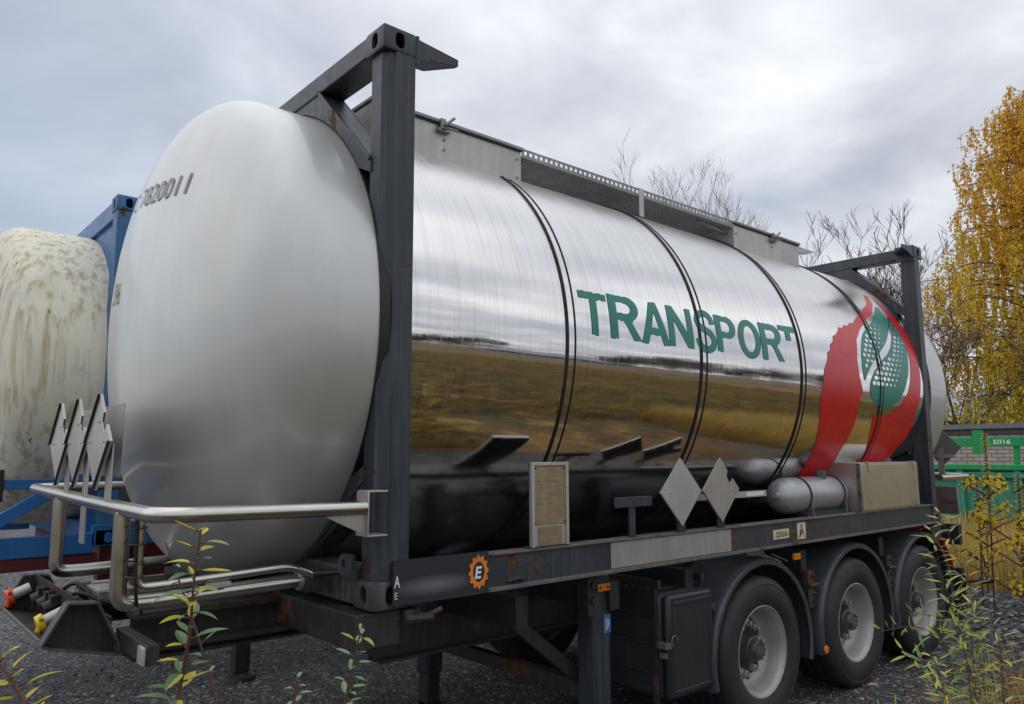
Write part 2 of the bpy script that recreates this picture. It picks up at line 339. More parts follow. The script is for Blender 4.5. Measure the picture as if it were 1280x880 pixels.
YC, ZC, RT, W, L, H = 1.275, 1.276, 1.272, 2.55, 6.058, 2.63
def casting(x0, y0, z0, sx, sy, mat, parent, name='corner_casting'):
    """hollow ISO corner casting; sx, sy say to which side the block extends; slots on the outer side, end and top"""
    x1 = x0+sx*.178; y1 = y0+sy*.162; z1 = z0+.118
    a, b = sorted((x0, x1)); c, d = sorted((y0, y1))
    o = MB().box(a, b, c, d, z0, z1).build(name, mat, None, smooth=False)
    bm = bmesh.new(); bm.from_mesh(o.data); bmesh.ops.bevel(bm, geom=list(bm.edges), offset=.008, segments=2, affect='EDGES', profile=.5); bm.to_mesh(o.data); bm.free()
    cut = [MB().box(a+.02, b-.02, c+.02, d-.02, z0+.018, z1-.018).build('cut', mat, smooth=False)]
    cx, cy, cz = (a+b)/2, (c+d)/2, (z0+z1)/2
    cut.append(MB().prism(stadium(cx, cz, .052, .078), 1, y0-sy*.05, y0+sy*.05).build('cut', mat, smooth=False))
    cut.append(MB().prism(stadium(cy, cz, .05, .078), 0, x0-sx*.05, x0+sx*.05).build('cut', mat, smooth=False))
    boolean(o, cut); attach(o, parent); return o

def wrap(o2d, R, x_map=lambda x, s: (x, s)):
    """o2d: flat mesh in (x, s) coordinates with s = arc length above the axis height; bends it round the tank shell"""
    me = o2d; bm = bmesh.new(); bm.from_mesh(me)
    ys = [v.co.y for v in bm.verts]; y = math.floor(min(ys)/.03)*.03
    while y < max(ys):
        y += .03
        bmesh.ops.bisect_plane(bm, geom=list(bm.verts)+list(bm.edges)+list(bm.faces), plane_co=(0, y, 0), plane_no=(0, 1, 0))
    for v in bm.verts:
        x, s = v.co.x, v.co.y; t = s/R
        v.co = (x, YC-R*math.cos(t), ZC+R*math.sin(t))
    bm.to_mesh(me); bm.free(); return me
def poly_mesh(poly, name):
    bm = bmesh.new(); f = bm.faces.new([bm.verts.new((x, s, 0)) for x, s in poly]); bmesh.ops.triangulate(bm, faces=[f])
    me = bpy.data.meshes.new(name); bm.to_mesh(me); bm.free(); return me
def text_mesh(s, size=1., bold=0., shear=0.):
    c = bpy.data.curves.new('t', 'FONT'); c.body = s; c.size = size; c.offset = bold; c.shear = shear; c.resolution_u = 6
    o = bpy.data.objects.new('t', c); col.objects.link(o)
    dg = bpy.context.evaluated_depsgraph_get(); me = bpy.data.meshes.new_from_object(o.evaluated_get(dg))
    bpy.data.objects.remove(o); bpy.data.curves.remove(c); return me
def fit(me, x0, x1, y0, y1):
    co = np.empty(len(me.vertices)*3); me.vertices.foreach_get('co', co); co = co.reshape(-1, 3); a = co.min(0); b = co.max(0)
    co[:, 0] = x0+(co[:, 0]-a[0])/(b[0]-a[0])*(x1-x0); co[:, 1] = y0+(co[:, 1]-a[1])/(b[1]-a[1])*(y1-y0); co[:, 2] = 0
    me.vertices.foreach_set('co', co.ravel()); me.update(); return me
def mesh_obj(name, me, mat, parent=None):
    me.materials.clear(); me.materials.append(mat); o = bpy.data.objects.new(name, me); col.objects.link(o)
    if parent is not None: attach(o, parent)
    return o
def flat_text(s, origin, xdir, ydir, h, mat, parent, name, width=None, bold=0., th=0.):
    me = text_mesh(s, 1., bold); co = np.empty(len(me.vertices)*3); me.vertices.foreach_get('co', co); co = co.reshape(-1, 3); a = co.min(0); b = co.max(0)
    k = h/(b[1]-a[1]); kx = width/(b[0]-a[0]) if width else k
    X, Y, O = Vector(xdir), Vector(ydir), Vector(origin)
    for v in me.vertices: v.co = O+X*((v.co.x-a[0])*kx)+Y*((v.co.y-a[1])*k)
    return mesh_obj(name, me, mat, parent)

# ------------------------------------------------------------------ ground
def grid_mesh(name, x0, x1, y0, y1, step, hf):
    xs = np.arange(x0, x1+step*.5, step); ys = np.arange(y0, y1+step*.5, step)
    X, Y = np.meshgrid(xs, ys); Z = hf(X, Y); nx, ny = len(xs), len(ys)
    co = np.stack([X, Y, Z], -1).reshape(-1, 3)
    i = np.arange(nx-1); j = np.arange(ny-1); I, J = np.meshgrid(i, j); a = (J*nx+I).ravel()
    f = np.stack([a, a+1, a+nx+1, a+nx], -1)
    me = bpy.data.meshes.new(name); me.from_pydata(co.tolist(), [], f.tolist()); me.polygons.foreach_set('use_smooth', [True]*len(me.polygons)); return me
gmat = gravel_mat('dark_wet_gravel', (.040, .040, .042), (.115, .112, .112), (.30, .295, .29), 34)
o = MB().add([(-900, -900, GZ), (900, -900, GZ), (900, 900, GZ), (-900, 900, GZ)], [(0, 1, 2, 3)]).build('gravel_yard', gmat, smooth=False); tag(o, kind='structure')
def field_mat():
    m, t, b = new_mat('autumn_field_soil'); co = t.nodes.new('ShaderNodeTexCoord').outputs['Object']
    c = mixc(t, ramp(t, noise(t, co, .35, 6), .38, .62), (.050, .036, .018), (.17, .105, .038))
    c = mixc(t, ramp(t, noise(t, co, 1.6, 8, rough=.75), .5, .6), c, (.38, .23, .06)); c = mixc(t, ramp(t, noise(t, co, 2.4, 8, rough=.7, off=(8, 3, 2)), .52, .62), c, (.035, .032, .014))
    c = mixc(t, ramp(t, noise(t, co, .12, 4, off=(4, 4, 4)), .5, .7), c, (.06, .065, .022))
    t.links.new(c, b.inputs['Base Color']); b.inputs['Roughness'].default_value = .95
    bump(t, b, noise(t, co, 14, 6), 1, .05); return m
FM = field_mat()
o = MB().add([(-500, -600, GZ+.004), (800, -600, GZ+.004), (800, -14, GZ+.004), (9.6, -.4, GZ+.004), (4.2, -1.0, GZ+.004), (-2.0, -1.15, GZ+.004), (-500, -3, GZ+.004)],
             [(0, 1, 2, 3, 4, 5, 6)]).build('rough_field', FM, smooth=False); tag(o, kind='structure')
o = MB().add([(8.4, -.0, GZ+.008), (7.2, -1.0, GZ+.008), (60, -6, GZ+.008), (60, 30, GZ+.008), (16, 14, GZ+.008), (11.5, 3.6, GZ+.008), (9.6, 1.1, GZ+.008)], [(0, 1, 2, 3, 4, 5, 6)]).build('grass_bank_soil', FM, smooth=False); tag(o, kind='structure')
def bank(X, Y):
    U = (X-8.0)*.77+(Y+.05)*.64; Vv = -(X-8.0)*.64+(Y+.05)*.77; d = np.exp(-((U/1.9)**2+(Vv/.55)**2)); return GZ-.02+.20*d+.02*np.sin(X*9)*np.sin(Y*11)*d
o = mesh_obj('gravel_mound', grid_mesh('gravel_mound', 5.2, 11.2, -3, 3.0, .08, bank), gravel_mat('mound_gravel', (.05, .05, .052), (.14, .14, .145), (.34, .34, .34), 20)); tag(o, kind='structure')
# loose stones and needles on the gravel
rs = np.random.RandomState(3)
def stones(name, n, region, size, mat, kind='stuff', label=None, cat=None, flat=.6, zf=None):
    pts = region(n); vs = []; fs = []
    base = np.array([(1, 0, 0), (-1, 0, 0), (0, 1, 0), (0, -1, 0), (0, 0, 1), (0, 0, -1)], float)
    F = np.array([(0, 2, 4), (2, 1, 4), (1, 3, 4), (3, 0, 4), (2, 0, 5), (1, 2, 5), (3, 1, 5), (0, 3, 5)])
    s = size*(.4+rs.rand(n)**2*1.3); b = base[None]*(.6+.8*rs.rand(n, 6, 1))*s[:, None, None]; b[:, :, 2] *= flat
    a = rs.rand(n)*6.28; c_, s_ = np.cos(a)[:, None], np.sin(a)[:, None]
    x = b[:, :, 0]*c_-b[:, :, 1]*s_; y = b[:, :, 0]*s_+b[:, :, 1]*c_
    z = b[:, :, 2]+(GZ+.3*s[:, None] if zf is None else zf(pts[:, :1], pts[:, 1:])+.3*s[:, None])
    V = np.stack([x+pts[:, :1], y+pts[:, 1:], z], -1).reshape(-1, 3); FF = (F[None]+6*np.arange(n)[:, None, None]).reshape(-1, 3)
    me = bpy.data.meshes.new(name); me.from_pydata(V.tolist(), [], FF.tolist()); o = mesh_obj(name, me, mat)
    tag(o, label, cat, kind=kind); return o
stone_m = leaf_mat('loose_stone', [(0, (.03, .03, .032)), (.6, (.10, .10, .105)), (.9, (.22, .22, .22)), (1, (.4, .39, .38))], .8, 0)
stones('loose_gravel', 16000, lambda n: np.stack([-2.5+10*rs.rand(n), -.9+11*rs.rand(n)**1.2], -1), .011, stone_m, label='dark loose gravel spread under and around the trailer', cat='gravel')
stones('mound_stones', 5000, lambda n: (lambda u, v: np.stack([8.0+.77*u-.64*v, -.05+.64*u+.77*v], -1))(1.3*rs.randn(n), .42*rs.randn(n)), .024, stone_m, label='pale grey stones heaped on the mound behind the last wheel', cat='stones', zf=lambda x, y: bank(x, y))

# ------------------------------------------------------------------ the tank container
def ring_poly(R, a0, a1, n=24): return [(YC+R*math.cos(a0+(a1-a0)*k/n), ZC+R*math.sin(a0+(a1-a0)*k/n)) for k in range(n+1)]
def dome_x(y, z, xs=-.2, D=.45, n=2.3, R=1.268, sy=.06, sz=.10):
    f = .5
    for _ in range(12):
        rho = min(.999, math.hypot(y-YC-sy*f, z-ZC-sz*f)/R); f = (1-rho**n)**(1/n)
    return xs-D*f
def dome_mesh(xs, D, n, R, sg, sy=0., sz=0., yc=YC, zc=ZC, cyl=0., N_=40, S=96):
    mb = MB(); rows = []
    prof = [(0, R, 0.)] if cyl else []
    for k in range(N_):
        t = (PI/2)*(k/(N_-1)); prof.append((cyl+D*math.sin(t)**(2/n), max(R*math.cos(t)**(2/n), .0015), math.sin(t)**(2/n)))
    vs = []
    for d, r, f in prof:
        for k in range(S): a = 2*PI*k/S; vs.append((xs+sg*d, yc+sy*f+r*math.cos(a), zc+sz*f+r*math.sin(a)))
    m = len(prof); fs = [(i*S+k, i*S+(k+1) % S, (i+1)*S+(k+1) % S, (i+1)*S+k) for i in range(m-1) for k in range(S)]+[tuple((m-1)*S+k for k in range(S))]
    return mb.add(vs, fs)

TC = thing('tank_container', 'polished steel tank container in a slate grey frame lettered TRANSPORT, resting on the near trailer', 'tank container', (3.03, 1.275, 0))
RF = 1.266
shell = MB().lathe([(.06, RF-.01), (.155, RF-.01), (.165, RT), (.17, RT), (.22, RT)]+[(.25+.35*k, RT) for k in range(16)]+[(5.85, RT), (5.858, RT), (5.89, RT), (5.90, RF-.01), (6.0, RF-.01)], 0, (0, YC, ZC), 160).build('tank_shell', MT['shell'], TC, ang=60)
dome_mesh(-.2+.24, .45, 2.3, 1.264, -1, .06, .10, cyl=.24).build('front_dome', MT['dome'], TC, ang=60)
dome_mesh(6.02, .8, 2.6, 1.25, 1, 0, 0, cyl=.28).build('rear_dome', MT['dome'], TC, ang=60)
for x in (.035, 6.02):
    t = MB(); t.lathe([(x-.02, 1.262), (x-.02, 1.272), (x+.03, 1.272), (x+.03, 1.262)], 0, (0, YC, ZC), 120); t.build('seam_ring', MT['black'], TC)
for x in (1.171, 2.382, 3.639, 4.957):
    for dx_, r_ in ((0, .0075), (.062, .0042)):
        t = MB(); t.tube([(x+dx_, YC+(RT+r_*.55)*math.cos(2*PI*k/120), ZC+(RT+r_*.55)*math.sin(2*PI*k/120)) for k in range(120)], r_, 8, closed=True)
        t.build('cladding_strap', MT['black'], TC)
for x in (.07, 5.89): MB().lathe([(x, 1.255), (x, 1.2735), (x+.085, 1.2735), (x+.085, 1.255)], 0, (0, YC, ZC), 120).build('saddle_ring', MT['frame'], TC)
# lettering
Rd = RT+.0022
def arcp(cx, cy, rx, ry, a0, a1, n=14): return [(cx+rx*math.cos(R_(a0+(a1-a0)*k/n)), cy+ry*math.sin(R_(a0+(a1-a0)*k/n))) for k in range(n+1)]
def stroke(P, wx, wy):
    for _ in range(3):
        Q = [P[0]]
        for a_, b_ in zip(P, P[1:]): Q += [(.75*a_[0]+.25*b_[0], .75*a_[1]+.25*b_[1]), (.25*a_[0]+.75*b_[0], .25*a_[1]+.75*b_[1])]
        P = Q+[P[-1]]
    Lf, Rt = [], []
    for k in range(len(P)):
        a_, b_ = P[max(0, k-1)], P[min(len(P)-1, k+1)]; dx__, dy__ = b_[0]-a_[0], b_[1]-a_[1]; l_ = math.hypot(dx__, dy__) or 1
        Lf.append((P[k][0]-dy__/l_*wx/2, P[k][1]+dx__/l_*wy/2)); Rt.append((P[k][0]+dy__/l_*wx/2, P[k][1]-dx__/l_*wy/2))
    return Lf+Rt[::-1]
GL = {'T': [[(0, 1), (1, 1), (1, .83), (.62, .83), (.62, 0), (.38, 0), (.38, .83), (0, .83)]],
      'A': [[(0, 0), (.375, 1), (.615, 1), (1, 0), (.765, 0), (.685, .22), (.305, .22), (.225, 0)], [(.365, .385), (.63, .385), (.497, .76)]],
      'N': [[(0, 0), (0, 1), (.25, 1), (.77, .36), (.77, 1), (1, 1), (1, 0), (.76, 0), (.23, .65), (.23, 0)]],
      'P': [[(0, 0), (0, 1), (.55, 1)]+arcp(.58, .69, .42, .31, 90, -90)+[(.27, .38), (.27, 0)], [(.27, .83), (.52, .83)]+arcp(.54, .69, .18, .14, 90, -90, 8)+[(.27, .55)]],
      'R': [[(0, 0), (0, 1), (.55, 1)]+arcp(.58, .715, .36, .285, 90, -60)+[(.70, .40), (1, 0), (.74, 0), (.50, .36), (.43, .42), (.24, .42), (.24, 0)], [(.24, .83), (.50, .83)]+arcp(.52, .71, .17, .12, 90, -90, 8)+[(.24, .59)]],
      'O': [arcp(.5, .5, .5, .5, 0, 348, 30), arcp(.5, .5, .265, .335, 0, 348, 30)],
      'S': [stroke([(.86, .68), (.84, .80), (.68, .915), (.45, .93), (.22, .87), (.13, .74), (.18, .61), (.45, .53), (.75, .46), (.88, .31), (.82, .15), (.62, .075), (.40, .07), (.18, .13), (.10, .32)], .25, .17)]}
def fill_mesh(splines, name):
    """filled flat mesh from closed outlines; inner outlines are holes"""
    c = bpy.data.curves.new(name, 'CURVE'); c.dimensions = '2D'; c.fill_mode = 'BOTH'
    for P in splines:
        sp = c.splines.new('POLY'); sp.points.add(len(P)-1); sp.use_cyclic_u = True
        for k, (x, y) in enumerate(P): sp.points[k].co = (x, y, 0, 1)
    o = bpy.data.objects.new(name, c); col.objects.link(o); dg = bpy.context.evaluated_depsgraph_get(); me = bpy.data.meshes.new_from_object(o.evaluated_get(dg))
    bpy.data.objects.remove(o); bpy.data.curves.remove(c); me.name = name; return me
def poly_mesh(poly, name): return fill_mesh([poly], name)
letters = [('T', 1.280, 1.508, 12.7, 1.4), ('R', 1.522, 1.800, 13.3, 1.3), ('A', 1.797, 2.068, 13.2, 1.2), ('N', 2.062, 2.312, 13.3, 1.5), ('S', 2.342, 2.568, 13.9, 1.0),
           ('P', 2.572, 2.805, 13.3, 1.9), ('O', 2.830, 3.108, 13.7, 1.0), ('R', 3.115, 3.412, 13.7, 1.4)]
rj = random.Random(1)
def rough_edge(P, amp=.012, step=.06):
    Q = []
    for i_ in range(len(P)):
        a_, b_ = P[i_], P[(i_+1) % len(P)]; l_ = math.hypot(b_[0]-a_[0], b_[1]-a_[1]); n_ = max(1, int(l_/step))
        for k in range(n_):
            t_ = k/n_; x_, y_ = a_[0]+(b_[0]-a_[0])*t_, a_[1]+(b_[1]-a_[1])*t_
            if n_ > 1 and k and abs(b_[1]-a_[1]) < .02: y_ += rj.uniform(-amp, amp)*1.6
            Q.append((x_, y_))
    return Q
for ch, x0, x1, top, bot in letters:
    sp = [rough_edge(P) if ch in 'TRAP' else P for P in GL[ch]]
    s0 = Rd*R_(bot); s1 = Rd*R_(top); me = fill_mesh([[(x0+(x1-x0)*u, s0+(s1-s0)*v) for u, v in P] for P in sp], 'letter')
    wrap(me, Rd); mesh_obj('letter', me, MT['teal'], shell)
me = poly_mesh([(x, Rd*R_(a)) for x, a in [(3.385, 14.2), (3.385, 12.4), (3.468, 12.2), (3.468, 9.0), (3.540, 9.2), (3.540, 12.2), (3.62, 12.2), (3.622, 14.4)]], 'letter')
wrap(me, Rd); mesh_obj('letter', me, MT['teal'], shell)
# ribbon and drop emblem: red ribbons, green halves with a rain of silver dots
def chaikin(P, k=2):
    for _ in range(k):
        Q = []
        for i in range(len(P)):
            a, b = P[i], P[(i+1) % len(P)]; Q += [(.75*a[0]+.25*b[0], .75*a[1]+.25*b[1]), (.25*a[0]+.75*b[0], .25*a[1]+.75*b[1])]
        P = Q
    return P
redL = [(5.606,43.1),(5.474,36.2),(5.266,29.8),(5.076,26.2),(4.792,19.5),(4.648,14.5),(4.568,6.3),(4.577,.3),(4.645,-6.2),(4.59,-7.1),(4.577,-14.5),(4.53,-22.3),(4.475,-28.7),(4.474,-33.9),(4.479,-41),(4.372,-47),(4.223,-48),(4.02,-47),
        (4.025,-27.2),(3.932,-9.8),(3.985,.6),(4.06,5),(4.075,7.4),(4.13,8.4),(4.15,10.6),(4.217,12.2),(4.235,14.2),(4.30,15.2),(4.365,17.0),(4.40,18.6),(4.46,18.4),(4.52,20.2),(4.58,20.0),(4.66,22.0),(4.72,21.9),(4.801,24.2),(5.055,29.7),(5.359,36.3),(5.52,43.4)]
redR = [(5.66,43.5),(5.731,37.3),(5.815,27.8),(5.84,19.9),(5.84,10.8),(5.81,.4),(5.77,-7.9),(5.71,-16.4),(5.635,-23.0),(5.522,-27.7),(5.431,-33.7),(5.30,-40),(4.95,-40),(4.90,-33),(4.945,-30.5),(4.89,-22.0),(4.862,-13.5),(4.991,-14.3),(5.186,-13.1),(5.404,-8.6),(5.53,-3.5),(5.607,3.3),(5.661,10.2),(5.657,15.5),(5.640,22.7),(5.62,30.2)]
grA = [(5.566,37.5),(5.56,29.1),(5.435,22.8),(5.248,16.1),(5.045,11.2),(4.85,6.0),(4.741,2.3),(4.66,-2.4),(4.637,5.9),(4.743,14.9),(4.861,19.2),(5.066,23.1),(5.304,28.8)]
grB = [(5.575,28.8),(5.635,27.0),(5.672,21.9),(5.650,15.2),(5.60,8.4),(5.524,1.5),(5.41,-5.0),(5.275,-8.8),(5.093,-10.8),(4.92,-10.0),(4.79,-7.6),(4.75,-3.5),(4.822,1.6),(5.015,7.2),(5.25,11.9),(5.437,19.7)]
def emb(P, mat, name, sm=0, R=Rd):
    P = chaikin(P, sm) if sm else P
    me = poly_mesh([(x, R*R_(a)) for x, a in P], name); wrap(me, R); return mesh_obj(name, me, mat, shell)
emb(redL, MT['red'], 'red_ribbon'); emb(redR, MT['red'], 'red_ribbon'); gA = emb(grA, MT['teal'], 'green_drop', 1); gB = emb(grB, MT['teal'], 'green_drop', 1)
def inside(P, x, y):
    c = False
    for i in range(len(P)):
        (x1, y1), (x2, y2) = P[i], P[i-1]
        if (y1 > y) != (y2 > y) and x < (x2-x1)*(y-y1)/(y2-y1)+x1: c = not c
    return c
for P, gob, fx in ((grA, gA, lambda x, a: .028*min(1., max(0, (4.95+a*.012-x)*2.0+.35))), (grB, gB, lambda x, a: .030*min(1, max(0, 1.15-abs(x-(4.93+a*.019))*2.2))*(1 if a > -2 else .0))):
    dm = MB(); row = 0; a = -10
    while a < 36:
        x = 4.6+(.04 if row % 2 else 0)
        while x < 5.75:
            r = fx(x, a)
            if r > .008 and all(inside(P, x+ex, a+ea) for ex, ea in ((.035, 0), (-.035, 0), (0, 1.1), (0, -1.1))):
                vs = []
                for k in range(8):
                    t = 2*PI*k/8; th = (R_(a)+r*.62*math.sin(t)/Rd); vs.append((x+r*math.cos(t)*1.15, YC-(Rd+.0022)*math.cos(th), ZC+(Rd+.0022)*math.sin(th)))
                dm.add(vs, [tuple(range(8))])
            x += .08
        a += 2.1; row += 1
    o = dm.build('silver_dots', MT['shell'], gob, smooth=False, fix=False)
# number on the front dome
def dome_text(s, p0, p1, h, slant=.25):
    me = text_mesh(s, 1., .004); co = np.empty(len(me.vertices)*3); me.vertices.foreach_get('co', co); co = co.reshape(-1, 3); a = co.min(0); b = co.max(0)
    bm = bmesh.new(); bm.from_mesh(me)
    for i in range(1, 40): bmesh.ops.bisect_plane(bm, geom=list(bm.verts)+list(bm.edges)+list(bm.faces), plane_co=(a[0]+(b[0]-a[0])*i/40, 0, 0), plane_no=(1, 0, 0))
    for i in range(1, 5): bmesh.ops.bisect_plane(bm, geom=list(bm.verts)+list(bm.edges)+list(bm.faces), plane_co=(0, a[1]+(b[1]-a[1])*i/5, 0), plane_no=(0, 1, 0))
    for v in bm.verts:
        u = (v.co.x-a[0])/(b[0]-a[0]); q = (v.co.y-a[1])/(b[1]-a[1])
        y = p0[0]+(p1[0]-p0[0])*u-0*q+slant*h*0; z = p0[1]+(p1[1]-p0[1])*u+q*h; y -= slant*h*q*-1*-1
        v.co = (dome_x(y, z)-.004, y, z+.002)
    bm.to_mesh(me); bm.free(); return mesh_obj('unit_number', me, MT['greyink'], TC)
dome_text('7820011', (1.50, 1.978), (.80, 1.885), .105); dome_text('C', (1.69, 2.0), (1.60, 1.99), .10); dome_text('546', (1.86, 1.49), (1.66, 1.47), .125)

# frame ends
def frame_end(x0, sx, front):
    xa, xb = (x0, x0+sx*.15)
    a, b = min(xa, xb), max(xa, xb)
    for sy, y0 in ((1, 0.), (-1, W)):
        casting(x0, y0, H-.118, sx, sy, MT['frame'], TC); casting(x0, y0, 0, sx, sy, MT['frame_worn'], TC)
        ya, yb = sorted((y0+sy*.012, y0+sy*.13)); pa, pb = sorted((x0+sx*.03, x0+sx*.172))
        # post: closed box with a rolled groove down its leading edge
        yo = y0+sy*.001; yi = y0+sy*.135; q0 = x0+sx*.02; q1 = x0+sx*.178
        poly = [(q0, yi), (q0, yo+sy*.045), (q0+sx*.018, yo+sy*.022), (q0+sx*.045, yo+sy*.014), (q0+sx*.055, yo), (q1, yo), (q1, yi)]
        MB().prism(poly, 2, .116, H-.116).build('corner_post', MT['frame'], TC, bevel=.004)
        # guide wedge on the top casting
        g = MB(); g.prism([(x0+sx*.178, H-.012), (x0+sx*.43, H-.035), (x0+sx*.43, H-.07), (x0+sx*.30, H-.09), (x0+sx*.178, H-.13)], 1, y0+sy*.004, y0+sy*.02)
        c_, d_ = sorted((x0+sx*.18, x0+sx*.425)); g.prism([(x0+sx*.18, y0+sy*.02), (x0+sx*.425, y0+sy*.02), (x0+sx*.32, y0+sy*.15), (x0+sx*.18, y0+sy*.16)], 2, H-.075, H-.060)
        g.prism([(y0+sy*.0, H-.0), (y0+sy*.17, H-.0), (y0+sy*.17, H-.15), (y0+sy*.0, H-.15)], 0, x0+sx*.180, x0+sx*.196)
        g.build('guide_wedge', MT['frame'], TC, bevel=.002)
    MB().box(a+.004, b+.0, .16, W-.16, H-.108, H-.006).build('top_beam', MT['frame'], TC, bevel=.006)
    MB().box(a+.004, b-.004, .16, W-.16, .01, .16).build('bottom_beam', MT['frame_worn'], TC, bevel=.006)
    # saddle plates between tank and beams: arc inside, straight diagonals outside, one per corner
    Rs = RT+.004
    for up in (1, -1):
        for sy in (-1, 1):
            zt = (H-.108) if up > 0 else .16
            ym = .62; yp = YC-.135; zp = .72
            # arc from the post side up to the middle
            a0 = math.atan2(zp, math.sqrt(max(Rs**2-zp**2, 0))); arc = [(Rs*math.cos(a0+(PI/2-a0)*k/22), Rs*math.sin(a0+(PI/2-a0)*k/22)) for k in range(23)]
            zb = abs(zt-ZC)
            arc = [(u, v) for u, v in arc]; 
            outer = [(0, max(zb, Rs+.004)), (ym, max(zb, 1.13))] if zb > Rs else [(0, Rs+.006), (.30, Rs+.003), (ym, zb)]
            if zb <= Rs:
                arc = [(u, v) for u, v in arc if v <= zb+.02] ; outer = [(arc[-1][0], zb+.03), (ym, zb+.02)]
            poly = arc+outer+[(yp+.02, .74 if up > 0 else .80), (yp+.02, zp-.05)]
            P = [(YC+sy*u, ZC+up*v) for u, v in poly]
            g = MB(); 
            for t0 in (a+.012, b-.022): g.prism(P, 0, t0, t0+.010)
            u1, v1 = ym, max(zb, 1.13) if zb > Rs else zb+.02
            a -= .008; b += .008
            g.add([(a+.012, YC+sy*u1, ZC+up*v1), (b-.012, YC+sy*u1, ZC+up*v1), (b-.012, YC+sy*(yp+.02), ZC+up*.74), (a+.012, YC+sy*(yp+.02), ZC+up*.74),
                   (a+.012, YC+sy*(u1-.012), ZC+up*(v1-.012)), (b-.012, YC+sy*(u1-.012), ZC+up*(v1-.012)), (b-.012, YC+sy*(yp+.008), ZC+up*.728), (a+.012, YC+sy*(yp+.008), ZC+up*.728)],
                  [(0, 1, 2, 3), (7, 6, 5, 4), (0, 4, 5, 1), (2, 6, 7, 3), (1, 5, 6, 2), (0, 3, 7, 4)])
            a += .008; b -= .008
            g.build('saddle_plate', MT['frame'], TC, smooth=False)
frame_end(0, 1, True); frame_end(L, -1, False)
# side rails (channel section) near and far
for y0, sy in ((0., 1), (W, -1)):
    r = MB(); x0, x1 = .18, L-.18
    def yb(a_, b_): return sorted((y0+sy*a_, y0+sy*b_))
    c_, d_ = yb(.012, .022); r.box(x0, x1, c_, d_, .03, .176)
    rail = r.build('side_rail', MT['frame'], TC)
    c_, d_ = yb(-.004, .09); MB().box(x0, x1, c_, d_, .176, .186).build('rail_top_flange', MT['flange'], TC, bevel=.002)
    c_, d_ = yb(-.012, .09); MB().box(x0, x1, c_, d_, .012, .030).build('rail_bottom_flange', MT['flange'], TC, bevel=.002)
MB().box(1.49, 2.64, .006, .012, .033, .172).build('primer_patch', MT['primer'], TC, bevel=.002)
# rust lump on the rail
MB().tube([(.74, .010, .047), (.76, .008, .05), (.80, .007, .055), (.84, .008, .051), (.87, .010, .046)], [.004, .013, .017, .014, .004], 9).build('rust_patch', MT['rusty'], TC)
# cream labels
lb = MB().box(3.15, 3.355, .0085, .012, .066, .130).build('width_label', MT['cream'], TC)
flat_text('-2550-', (3.158, .0065, .078), (1, 0, 0), (0, 0, 1), .036, MT['ink'], lb, 'print', width=.19, bold=.01)
lb = MB().box(3.47, 3.585, .0085, .012, .045, .160).build('wagon_label', MT['cream'], TC)
flat_text('P', (3.508, .0065, .060), (1, 0, 0), (0, 0, 1), .05, MT['ink'], lb, 'print', width=.035, bold=.012)
t = MB()
for p_, q_ in (((3.49, .052), (3.5275, .150)), ((3.5275, .150), (3.565, .052))): t.bar((p_[0], .0075, p_[1]), (q_[0], .0075, q_[1]), .002, .005, (0, 1, 0))
t.build('triangle_print', MT['ink'], lb, smooth=False)
# owner's sign over the front casting
def sign_mat():
    m, t, b = new_mat('dark_sign_print'); co = t.nodes.new('ShaderNodeTexCoord').outputs['Object']
    mp = t.nodes.new('ShaderNodeMapping'); mp.inputs['Location'].default_value = (-.30, 0, -.085); t.links.new(co, mp.inputs[0])
    mp2 = t.nodes.new('ShaderNodeMapping'); mp2.inputs['Scale'].default_value = (4.2, 1, 22); t.links.new(mp.outputs[0], mp2.inputs[0])
    g = N(t, 'ShaderNodeTexGradient', gradient_type='SPHERICAL'); t.links.new(mp2.outputs[0], g.inputs[0])
    c = mixc(t, ramp(t, g.outputs[1], 0, 1), (.02, .024, .032), (.16, .165, .18)); t.links.new(c, b.inputs['Base Color']); b.inputs['Roughness'].default_value = .55; return m
sg = MB().box(.085, .605, -.022, -.016, .018, .205).build('owner_sign', sign_mat(), TC)
MB().box(.20, .58, -.016, .006, .05, .16).build('sign_backing', MT['chassis'], TC)
gp = []
for k in range(48):
    a = 2*PI*k/48; rr_ = .078 if (k % 4) < 2 else .066; gp.append((rr_*math.cos(a), rr_*math.sin(a)))
g = MB(); cx, cz = .545, .115; n_ = len(gp)
vs = [(cx+u*.75, -.0245, cz+v) for u, v in gp]+[(cx+u*.75*.045/math.hypot(u, v), -.0245, cz+v*.045/math.hypot(u, v)) for u, v in gp]
g.add(vs, [(i, (i+1) % n_, (i+1) % n_+n_, i+n_) for i in range(n_)]); g.build('gear_emblem', MT['orange'], sg, smooth=False)
flat_text('E', (.522, -.0247, .085), (1, 0, .0), (0.15, 0, 1), .055, MT['white'], sg, 'sign_letter', width=.035, bold=.03)
flat_text('E', (.092, -.0247, .045), (1, 0, 0), (0, 0, 1), .028, MT['white'], sg, 'sign_letter', width=.014)
flat_text('A', (.088, -.0247, .092), (1, 0, 0), (0, 0, 1), .05, MT['white'], sg, 'sign_letter', width=.03, bold=.02)

